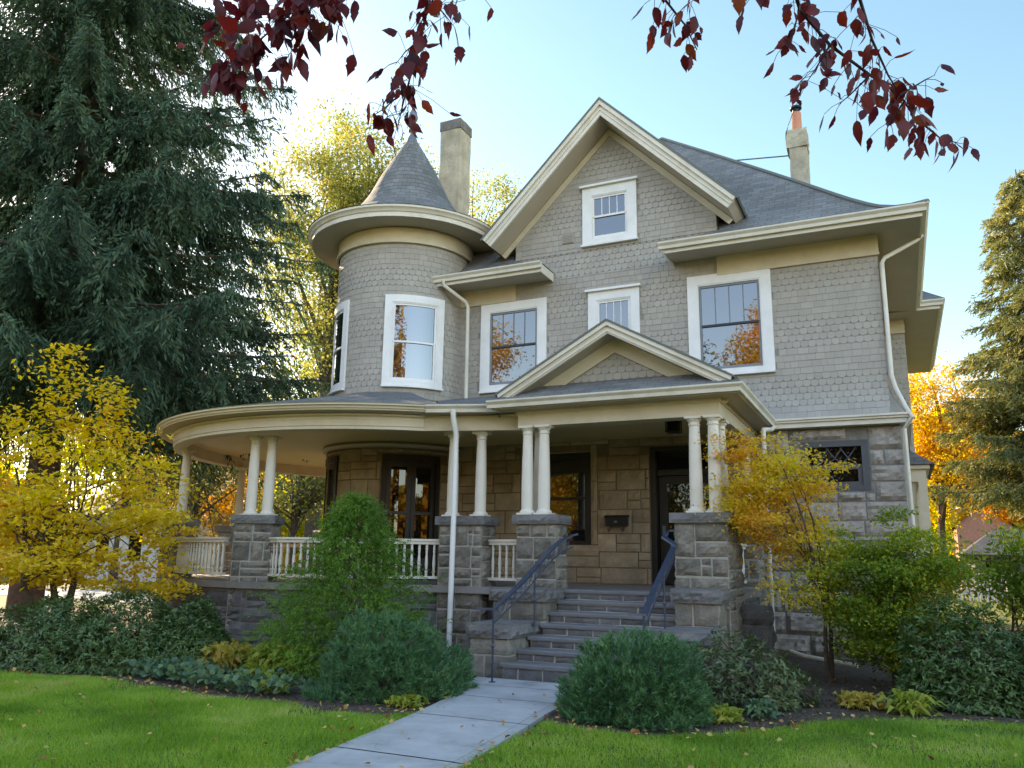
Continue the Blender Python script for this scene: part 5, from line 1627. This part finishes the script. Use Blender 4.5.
broadleaf('japanese_maple', 'slender Japanese maple turning orange-yellow beside the porch pier', 'tree', (-1.05, 12.8, -0.05), (-1.1, 12.8, .9), (-1.68, 12.7, 2.6), (.82, .72, 1.1), 100, 150, 0.058, 'l_jmaple', seed=101, tr=0.035, flat=0.33, gap=0.5, up=1.6, stems=2, sigabs=0.17, hollow=0.5, nlimb=30,
          extra=[(-1.9, 12.3, 3.2), (-2.05, 12.25, 2.75), (-1.95, 12.2, 2.95), (-1.6, 12.4, 3.35), (-.75, 12.9, 3.0), (-1.5, 12.2, 1.15), (-1.6, 12.2, 1.3), (-1.3, 12.2, 1.05), (-1.1, 12.2, 1.2)], )
broadleaf('lace_maple', 'bushy green and yellow lace-leaf maple in the right bed', 'shrub', (-0.2, 12.6, -0.05), (-0.2, 12.6, .4), (-0.12, 12.7, 1.25), (1.02, .9, 1.2), 200, 165, 0.055, 'l_green', seed=102, tr=0.04, flat=0.35, gap=0.34, up=1.2, stems=3, sigabs=0.16, hollow=0.4, nlimb=50)
for k, (x, y, rx, ry, rz, lb) in enumerate([(0.55, 11.55, .85, .75, 1.12, 'dark rounded rhododendron at the right end of the bed'), (1.75, 11.75, .9, .8, 1.0, 'dark rhododendron cut by the right edge of the view')]):
    rosette_shrub('rhododendron', lb, (x, y, -0.03), (rx, ry, rz), 2000, 8, 0.072, 0.36, 'l_rhod', seed=104 + k, lumpy=.18, group='rhododendrons in the right bed')
broadleaf('leafy_sapling', 'thin leafy sapling standing behind the dark shrubs at right', 'shrub', (1.45, 13.4, -0.05), (1.45, 13.4, .6), (1.45, 13.4, 1.35), (.75, .6, .85), 70, 55, 0.07, 'l_green', seed=106, tr=0.025, flat=.6, gap=0.3, stems=3, sigabs=0.13, nlimb=30)
def fan_plant(name, label, base, r, n, ll, lw, leafm, seed, h=0.3):
    """perennial clump: long arching leaves from one crown"""
    rng = np.random.default_rng(seed)
    t = empty(name, base, label, 'plant')
    b = np.array(base, float)
    th = rng.uniform(0, 2 * PI, n); el = rng.uniform(.2, 1.35, n)
    D = np.stack([np.cos(th) * np.cos(el), np.sin(th) * np.cos(el), np.sin(el)], 1)
    O = b + np.stack([rng.normal(size=n) * r * .4, rng.normal(size=n) * r * .4, rng.uniform(0, h * .7, n)], 1)
    l = ll * rng.uniform(.6, 1.3, n)
    mid = O + D * (l * .55)[:, None]
    tip = O + D * l[:, None] + np.array([0, 0, -1]) * (l * .45)[:, None]
    tip[:, 2] = np.maximum(tip[:, 2], b[2] + .01)
    S = unit(np.cross(D, rng.normal(size=(n, 3)) * .4 + np.array([0, 0, 1]))) * (l * lw)[:, None]
    V = np.stack([O, mid + S, tip, mid - S], 1).reshape(-1, 3)
    mb = MB()
    for k in range(6): mb.tube([tuple(b + rng.normal(size=3) * [r * .2, r * .2, 0] - [0, 0, .03]), tuple(O[k])], .006, 4)
    mb.build('stem', M['bark'], t, fix=False)
    np_obj('foliage', V, np.arange(len(V)).reshape(-1, 4), M[leafm], t)
fan_plant('perennial_clump', 'golden yellow perennial clump below the left porch pier', (-8.8, 9.35, -.03), .36, 420, .24, .16, 'l_hosta', 111, .42)
fan_plant('perennial_clump', 'lime yellow perennial clump at the foot of the cypress', (-7.9, 9.25, -.03), .36, 420, .27, .17, 'l_hosta2', 112, .42)
fan_plant('perennial_clump', 'small lime green clump by the left mountain pine at the lawn edge', (-6.95, 8.2, -.03), .2, 160, .15, .2, 'l_hosta2', 113, .15)
fan_plant('perennial_clump', 'pale green clump under the left mountain pine beside the walk', (-5.15, 8.25, -.03), .25, 200, .12, .22, 'l_hosta2', 114, .1)
fan_plant('perennial_clump', 'yellow clump lying on the mulch in the right bed', (-.55, 10.75, -.03), .28, 240, .18, .18, 'l_hosta', 115, .12)
fan_plant('perennial_clump', 'green and yellow tuft in front of the dark rhododendron at right', (-.05, 10.55, -.03), .2, 200, .25, .1, 'l_hosta2', 116, .2)
fan_plant('perennial_clump', 'lime green clump beside the right mountain pine on the bed edge', (-1.85, 9.1, -.03), .26, 260, .13, .22, 'l_hosta2', 117, .12)
fan_plant('perennial_clump', 'dark reddish clump on the mulch left of the bare soil', (-1.5, 9.55, -.03), .18, 160, .15, .2, 'l_cover', 118, .15)

# low leafy ground cover along the left bed, fallen leaves, mulch chips, grass
def flat_leaves(name, mat, pts, size, lw, seed, lift=0.02, tilt=0.35, kind='stuff'):
    rng = np.random.default_rng(seed)
    n = len(pts)
    Nn = unit(rng.normal(size=(n, 3)) * tilt + np.array([0, 0, 1]))
    A = unit(np.cross(Nn, rng.normal(size=(n, 3)))); B = np.cross(Nn, A)
    l = size * rng.uniform(.6, 1.4, n)
    C = pts.copy(); C[:, 2] += lift + np.abs(A[:, 2]) * l * .4
    # six-sided leaf
    l_ = l[:, None]; w_ = l_ * lw
    V = np.stack([C - A * l_ * .5, C - A * l_ * .2 + B * w_ * .5 + Nn * l_ * .1, C + A * l_ * .2 + B * w_ * .42 + Nn * l_ * .1, C + A * l_ * .5, C + A * l_ * .2 - B * w_ * .42 + Nn * l_ * .1, C - A * l_ * .2 - B * w_ * .5 + Nn * l_ * .1], 1).reshape(-1, 3)
    o = np_obj(name, V, np.arange(len(V)).reshape(-1, 6), M[mat], None, (0, 0, 0))
    o['kind'] = kind
    return o
def in_poly(P, poly):
    x, y = P[:, 0], P[:, 1]
    c = np.zeros(len(P), bool)
    n = len(poly)
    for i in range(n):
        x0, y0 = poly[i]; x1, y1 = poly[(i + 1) % n]
        if y0 == y1: continue
        cond = ((y0 > y) != (y1 > y)) & (x < (x1 - x0) * (y - y0) / (y1 - y0) + x0)
        c ^= cond
    return c
rng = np.random.default_rng(120)
n = 620
px = rng.uniform(-9.6, -6.6, n)
gc = np.stack([px, np.interp(px, [-11, -9.5, -8.4, -7.4, -6.4], [7.9, 8.2, 8.05, 7.85, 7.9]) + np.abs(rng.normal(size=n)) * .38, rng.uniform(0, .16, n)], 1)
flat_leaves('ground_cover', 'l_cover', gc, 0.10, 0.75, 121, 0.0, 0.8)
LAWN_L = [(-13.5, 3.2), (-4.09, 3.2), (-4.36, 5.4), (-4.58, 7.0)] + BEDL[::-1][:-2] + [(-13.5, 7.8)]
LAWN_R = [(-2.98, 3.8), (3.2, 3.8), (3.2, 11.0)] + [p for p in BEDR[::-1] if p[0] < 3.2] + [(-3.27, 6.0)]
BL, DI = [], []
for poly, nn_ in ((LAWN_L, 230000), (LAWN_R, 190000)):
    xs = [p[0] for p in poly]; ys = [p[1] for p in poly]
    P = np.stack([rng.uniform(min(xs), max(xs), nn_), rng.uniform(min(ys), max(ys), nn_)], 1)
    P = P[in_poly(P + rng.normal(size=P.shape) * .02, poly)]
    BL.append(P)
P = np.vstack(BL)
bare = lump(np.c_[P, np.zeros(len(P))], 2.6, 77) - 3.2 * np.hypot((P[:, 0] - .85) / 1.0, (P[:, 1] - 9.75) / .35).clip(0, 1)
P = P[(bare < -2.2) | (rng.random(len(P)) < .22)]
n = len(P)
hgt = (0.042 + 0.018 * lump(np.c_[P, np.zeros(n)], 2.2, 5) + 0.012 * lump(np.c_[P, np.zeros(n)], 9, 6)) * rng.uniform(.6, 1.35, n)
hgt = np.maximum(hgt, .012)
lean = rng.normal(size=(n, 2)) * .55 + .25 * np.stack([lump(np.c_[P, np.zeros(n)], 3, 8), lump(np.c_[P, np.zeros(n)], 3, 9)], 1)
ang = rng.uniform(0, 2 * PI, n)
wv = np.stack([np.cos(ang), np.sin(ang), np.zeros(n)], 1) * rng.uniform(.0025, .0048, n)[:, None]
b0 = np.c_[P, np.full(n, -.02)]
tp = b0 + np.c_[lean * hgt[:, None], hgt]
V = np.stack([b0 - wv, b0 + wv, tp], 1).reshape(-1, 3)
o = np_obj('grass', V, np.arange(len(V)).reshape(-1, 3), M['l_grass'], None, (0, 0, 0))
tag(o, 'short bright green lawn grass on both sides of the front walk', 'grass', kind='stuff')
fl = np.vstack([P[rng.permutation(n)[:330]], np.stack([rng.uniform(-4.6, -3.1, 16), rng.uniform(5, 10, 16)], 1)])
edge = []
for line, cnt in ((BEDL, 150), (BEDR, 120), (WLP, 60), (WRP, 60)):
    for _ in range(cnt):
        i_ = rng.integers(0, len(line) - 1); f_ = rng.random()
        edge.append((line[i_][0] * (1 - f_) + line[i_ + 1][0] * f_ + rng.normal() * .09, line[i_][1] * (1 - f_) + line[i_ + 1][1] * f_ + rng.normal() * .09))
fl = np.vstack([fl, np.array(edge)])
flat_leaves('fallen_leaves', 'l_fallen', np.c_[fl, np.full(len(fl), .018)], 0.048, .8, 122, .0, .5)
bx = rng.uniform(-13, 4, 9000); by = rng.uniform(7.6, 13.5, 9000)
bp_ = np.c_[bx, by]
bp_ = bp_[~in_poly(bp_, LAWN_L) & ~in_poly(bp_, LAWN_R) & ~((bx > -5.6) & (bx < -2.8) & (by < 12.5))]
flat_leaves('mulch', 'bark', np.c_[bp_, np.full(len(bp_), -.03)], .045, .4, 123, .004, .5)
bl_ = bp_[rng.permutation(len(bp_))[:500]]
flat_leaves('leaf_litter', 'l_fallen', np.c_[bl_, np.full(len(bl_), -.02)], .05, .75, 124, .01, .5)

# --- distant wood closing the horizon: one mass nobody could count
n = 110000
th = rng.uniform(-PI, PI, n); rr = rng.uniform(78, 100, n)
hh = 11 + 4 * np.sin(th * 9) + 3 * np.sin(th * 23 + 1)
z = rng.random(n) ** .8 * hh
C = np.stack([rr * np.sin(th), rr * np.cos(th), z], 1)
A, B = rand_frames(rng, n)
V, F = leaf_quads(C, A, B, 1.5 * rng.uniform(.6, 1.4, n), 1.0)
o = np_obj('distant_wood', V, F, M['l_mixed'], None, (0, 0, 0)); o['kind'] = 'stuff'
o['label'] = 'far-off autumn wood closing the view behind the gardens'
# ------------------------------------------------------------------ neighbouring buildings
nb = empty('neighbour_house', (6.2, 58.5, -.1), 'small grey-roofed house with a red brick gable at the right edge', 'house')
w = MB(); w.box(4.0, 9.2, 57.6, 63, -.1, 2.35); w.build('wall', M['grey_frame'], nb)
w = MB()
w.face([(3.3, 56.9, 2.3), (9.9, 56.9, 2.3), (7.6, 60.2, 3.9), (5.4, 60.2, 3.9)], [(0, 0), (6.6, 0), (4.4, 3.8), (2.2, 3.8)])
w.face([(3.3, 63.6, 2.3), (3.3, 56.9, 2.3), (5.4, 60.2, 3.9)], [(0, 0), (6.7, 0), (3.3, 2.4)])
w.build('roof', M['roof_dark'], nb, fix=False)
w = MB(); w.box(3.25, 9.95, 56.86, 56.9, 2.14, 2.30); w.build('fascia', M['dark'], nb)
w = MB(); w.box(4.6, 5.9, 57.5, 57.6, .8, 1.9); w.build('window', M['glass_dark'], nb)
b2 = empty('brick_house', (3.9, 70, -.1), 'red brick house end rising behind the small grey roof', 'house')
w = MB(); w.box(3.9, 7.5, 70, 78, -.1, 4.6); w.add([(3.9, 70, 4.6), (7.5, 70, 4.6), (5.7, 70, 6.0), (3.9, 78, 4.6), (7.5, 78, 4.6), (5.7, 78, 6.0)], [(0, 1, 2), (3, 5, 4)])
w.build('wall', M['brick'], b2)
w = MB()
w.face([(3.6, 69.7, 4.45), (3.6, 78, 4.45), (5.7, 78, 6.1), (5.7, 69.7, 6.1)], [(0, 0), (8, 0), (8, 2.6), (0, 2.6)]); w.face([(7.8, 69.7, 4.45), (7.8, 78, 4.45), (5.7, 78, 6.1), (5.7, 69.7, 6.1)], [(0, 0), (8, 0), (8, 2.6), (0, 2.6)])
w.build('roof', M['roof_dark'], b2, fix=False)
fe = empty('picket_fence', (4.5, 47, -.1), 'low white picket fence in front of the small grey-roofed house', 'fence')
w = MB()
for k in range(44):
    x = 2.3 + .15 * k
    w.box(x, x + .085, 46.9, 46.93, -.1, 1.28); w.add([(x, 46.9, 1.28), (x + .085, 46.9, 1.28), (x + .0425, 46.9, 1.36)], [(0, 1, 2)])
w.box(2.3, 8.9, 46.931, 46.97, .3, .4); w.box(2.3, 8.9, 46.931, 46.97, 1.0, 1.1)
w.build('picket_panel', M['siding'], fe)
w = MB()
for k in range(4): w.box(2.3 + 2.2 * k, 2.42 + 2.2 * k, 46.971, 47.09, -.1, 1.4)
w.build('post', M['siding'], fe)
wh = empty('white_house', (-45, 40, -.1), 'white clapboard house glimpsed behind the yellow maple at left', 'house')
w = MB(); w.box(-50, -39.5, 38, 46, -.1, 4.2); w.build('wall', M['siding'], wh)
w = MB()
w.face([(-50.5, 37.4, 4.1), (-39, 37.4, 4.1), (-39, 42, 7.2), (-50.5, 42, 7.2)], [(0, 0), (11.5, 0), (11.5, 5.6), (0, 5.6)])
w.face([(-50.5, 46.6, 4.1), (-39, 46.6, 4.1), (-39, 42, 7.2), (-50.5, 42, 7.2)], [(0, 0), (11.5, 0), (11.5, 5.6), (0, 5.6)])
w.build('roof', M['roof'], wh, fix=False)
for x in (-48, -45, -42):
    w = MB(); w.box(x, x + 1.1, 37.95, 38.0, 1.2, 2.9); w.build('window', M['glass_dark'], wh)

# ------------------------------------------------------------------ the red-leaved tree whose boughs hang into the top of the view
rt = empty('red_leaf_tree', (2.6, -1.6, -.05), 'dark red-leaved tree whose hanging sprays frame the top of the view', 'tree')
rnd = random.Random(5)
mb = MB()
mb.tube([(2.6, -1.6, -.2), (2.5, -1.5, 1.5), (2.3, -1.2, 3.2), (1.8, -.6, 4.6)], [.20, .16, .13, .10], 10)
mb.tube([(1.8, -.6, 4.6), (.9, .9, 5.4), (-.4, 2.2, 5.6), (-1.6, 2.7, 5.5), (-3.0, 2.6, 5.2)], [.10, .07, .05, .035, .02], 8)
mb.tube([(1.8, -.6, 4.6), (1.2, 1.4, 5.4), (.6, 2.6, 5.5), (-.2, 3.2, 5.3)], [.08, .05, .035, .02], 8)
mb.build('trunk', M['bark'], rt, smooth=True, fix=False)
SPRAYS = [([([(-2.001, 2.336, 4.424), (-2.07, 2.422, 4.117), (-2.208, 2.442, 3.95), (-2.397, 2.427, 3.831), (-2.582, 2.403, 3.757)], 1.0), ([(-2.017, 2.361, 4.052), (-2.106, 2.403, 3.891), (-2.189, 2.438, 3.769), (-2.28, 2.455, 3.707)], 1.0), ([(-2.199, 2.399, 4.244), (-2.362, 2.413, 4.054), (-2.519, 2.405, 3.968), (-2.698, 2.381, 3.903)], 0.8), ([(-2.384, 2.414, 3.819), (-2.529, 2.413, 3.724), (-2.682, 2.388, 3.715)], 1.1), ([(-1.897, 2.379, 3.977), (-1.976, 2.415, 3.86), (-2.037, 2.445, 3.802)], 0.6), ([(-2.124, 2.273, 3.973), (-2.189, 2.321, 3.836), (-2.279, 2.337, 3.778)], 0.9)], 0.07, 0.12, 115), ([([(-1.528, 2.464, 4.35), (-1.613, 2.55, 4.01), (-1.668, 2.613, 3.829), (-1.739, 2.659, 3.685), (-1.81, 2.701, 3.559), (-1.869, 2.744, 3.451)], 1.2), ([(-1.596, 2.549, 3.859), (-1.57, 2.614, 3.825), (-1.554, 2.674, 3.798)], 0.8), ([(-1.727, 2.575, 3.491), (-1.83, 2.585, 3.438), (-1.913, 2.596, 3.417)], 0.9), ([(-1.655, 2.56, 3.696), (-1.735, 2.574, 3.67), (-1.799, 2.597, 3.639)], 0.8), ([(-1.413, 2.529, 4.069), (-1.484, 2.584, 3.887), (-1.539, 2.619, 3.819)], 0.5)], 0.06, 0.105, 84), ([([(-0.723, 2.954, 4.361), (-0.774, 3.038, 4.095), (-0.753, 3.117, 3.995), (-0.69, 3.212, 3.915), (-0.657, 3.292, 3.831)], 1.0), ([(-0.62, 3.042, 4.194), (-0.651, 3.116, 4.012), (-0.661, 3.181, 3.911)], 0.6), ([(-0.821, 2.968, 4.107), (-0.81, 3.047, 3.988)], 0.5)], 0.06, 0.11, 64), ([([(-0.272, 2.958, 4.287), (-0.245, 3.084, 4.0), (-0.207, 3.189, 3.827), (-0.107, 3.309, 3.712), (0.036, 3.444, 3.615), (0.147, 3.556, 3.556), (0.2, 3.644, 3.482), (0.295, 3.749, 3.419), (0.369, 3.829, 3.419)], 1.0), ([(0.015, 3.111, 4.213), (0.021, 3.247, 3.844), (0.054, 3.34, 3.71), (0.104, 3.437, 3.593), (0.145, 3.515, 3.534)], 0.9), ([(-0.202, 3.113, 3.774), (-0.251, 3.158, 3.68), (-0.295, 3.186, 3.664)], 1.0), ([(-0.103, 3.193, 3.637), (-0.168, 3.225, 3.561), (-0.212, 3.259, 3.524)], 1.0), ([(0.035, 3.285, 3.521), (-0.046, 3.306, 3.463), (-0.094, 3.333, 3.444)], 0.9), ([(0.138, 3.353, 3.443), (0.238, 3.425, 3.528), (0.28, 3.479, 3.572)], 0.6), ([(-0.382, 2.963, 4.048), (-0.365, 3.057, 3.878), (-0.35, 3.122, 3.825)], 0.7), ([(0.155, 3.365, 3.424), (0.107, 3.4, 3.373), (0.078, 3.438, 3.346)], 0.8)], 0.055, 0.105, 74)]
rng = np.random.default_rng(130)
def red_leaves(pts_r, seed, lo, hi, per_m):
    """ovate pointed leaves with a folded midrib and a curl, hanging on stalks from the twig"""
    rng = np.random.default_rng(seed)
    vs, fs, mb = [], [], MB()
    for pts, dens in pts_r:
        P3 = [Vector(p) for p in pts]
        mb.tube(P3, [(.0095 if len(P3) > 4 else .0045) * (1 - .75 * k / max(1, len(P3) - 1)) for k in range(len(P3))], 5)
        for a, b in zip(P3, P3[1:]):
            n = max(1, int((b - a).length * per_m * dens + rng.random()))
            for q in range(n):
                o = a.lerp(b, rng.random())
                st = Vector(rng.normal(size=3)) * .035 + Vector((0, 0, -.03))
                if rng.random() < .25: st *= 1.8
                f = o + st
                mb.tube([o, o + st * .6 + Vector((0, 0, .008)), f], .0013, 4)
                A = Vector(rng.normal(size=3) * .42) + Vector((0, 0, -1)) + st * 4
                A.normalize()
                S = A.cross(Vector(rng.normal(size=3))).normalized()
                Nn = A.cross(S)
                l = rng.uniform(lo, hi) * (1 if rng.random() < .75 else .6)
                w = l * rng.uniform(.42, .68)
                fold = rng.uniform(.05, .35); curl = rng.uniform(-.25, .45)
                tw = rng.uniform(-.5, .5)
                b0 = len(vs)
                prof = [(0, 0), (.10, .55), (.27, .95), (.40, .93), (.50, .78), (.58, .84), (.74, .50), (.88, .18), (1, 0)]
                for t, h in prof:
                    c = f + A * l * t + Nn * l * curl * t * t
                    s2 = (S * math.cos(tw * t) + Nn * math.sin(tw * t)).normalized()
                    n2 = A.cross(s2)
                    hh = h * w * .5 * (1 + rng.uniform(-.12, .12))
                    vs += [tuple(c), tuple(c + s2 * hh + n2 * fold * hh), tuple(c - s2 * hh + n2 * fold * hh)]
                for k in range(len(prof) - 1):
                    i, j = b0 + 3 * k, b0 + 3 * k + 3
                    fs += [(i, j, j + 1, i + 1), (i, i + 2, j + 2, j)]
    return mb, vs, fs
for k, (tw, lo, hi, per) in enumerate(SPRAYS):
    mb, vs, fs = red_leaves(tw, 140 + k, lo, hi, per)
    br = mb.build('hanging_branch', M['twig'], rt, smooth=True, fix=False)
    me = bpy.data.meshes.new('leaves')
    off = wloc(br)
    me.from_pydata([(x - off.x, y - off.y, z - off.z) for x, y, z in vs], [], fs)
    me.polygons.foreach_set('use_smooth', [True] * len(me.polygons))
    me.update()
    link('leaves', me, M['l_red'], br, off)
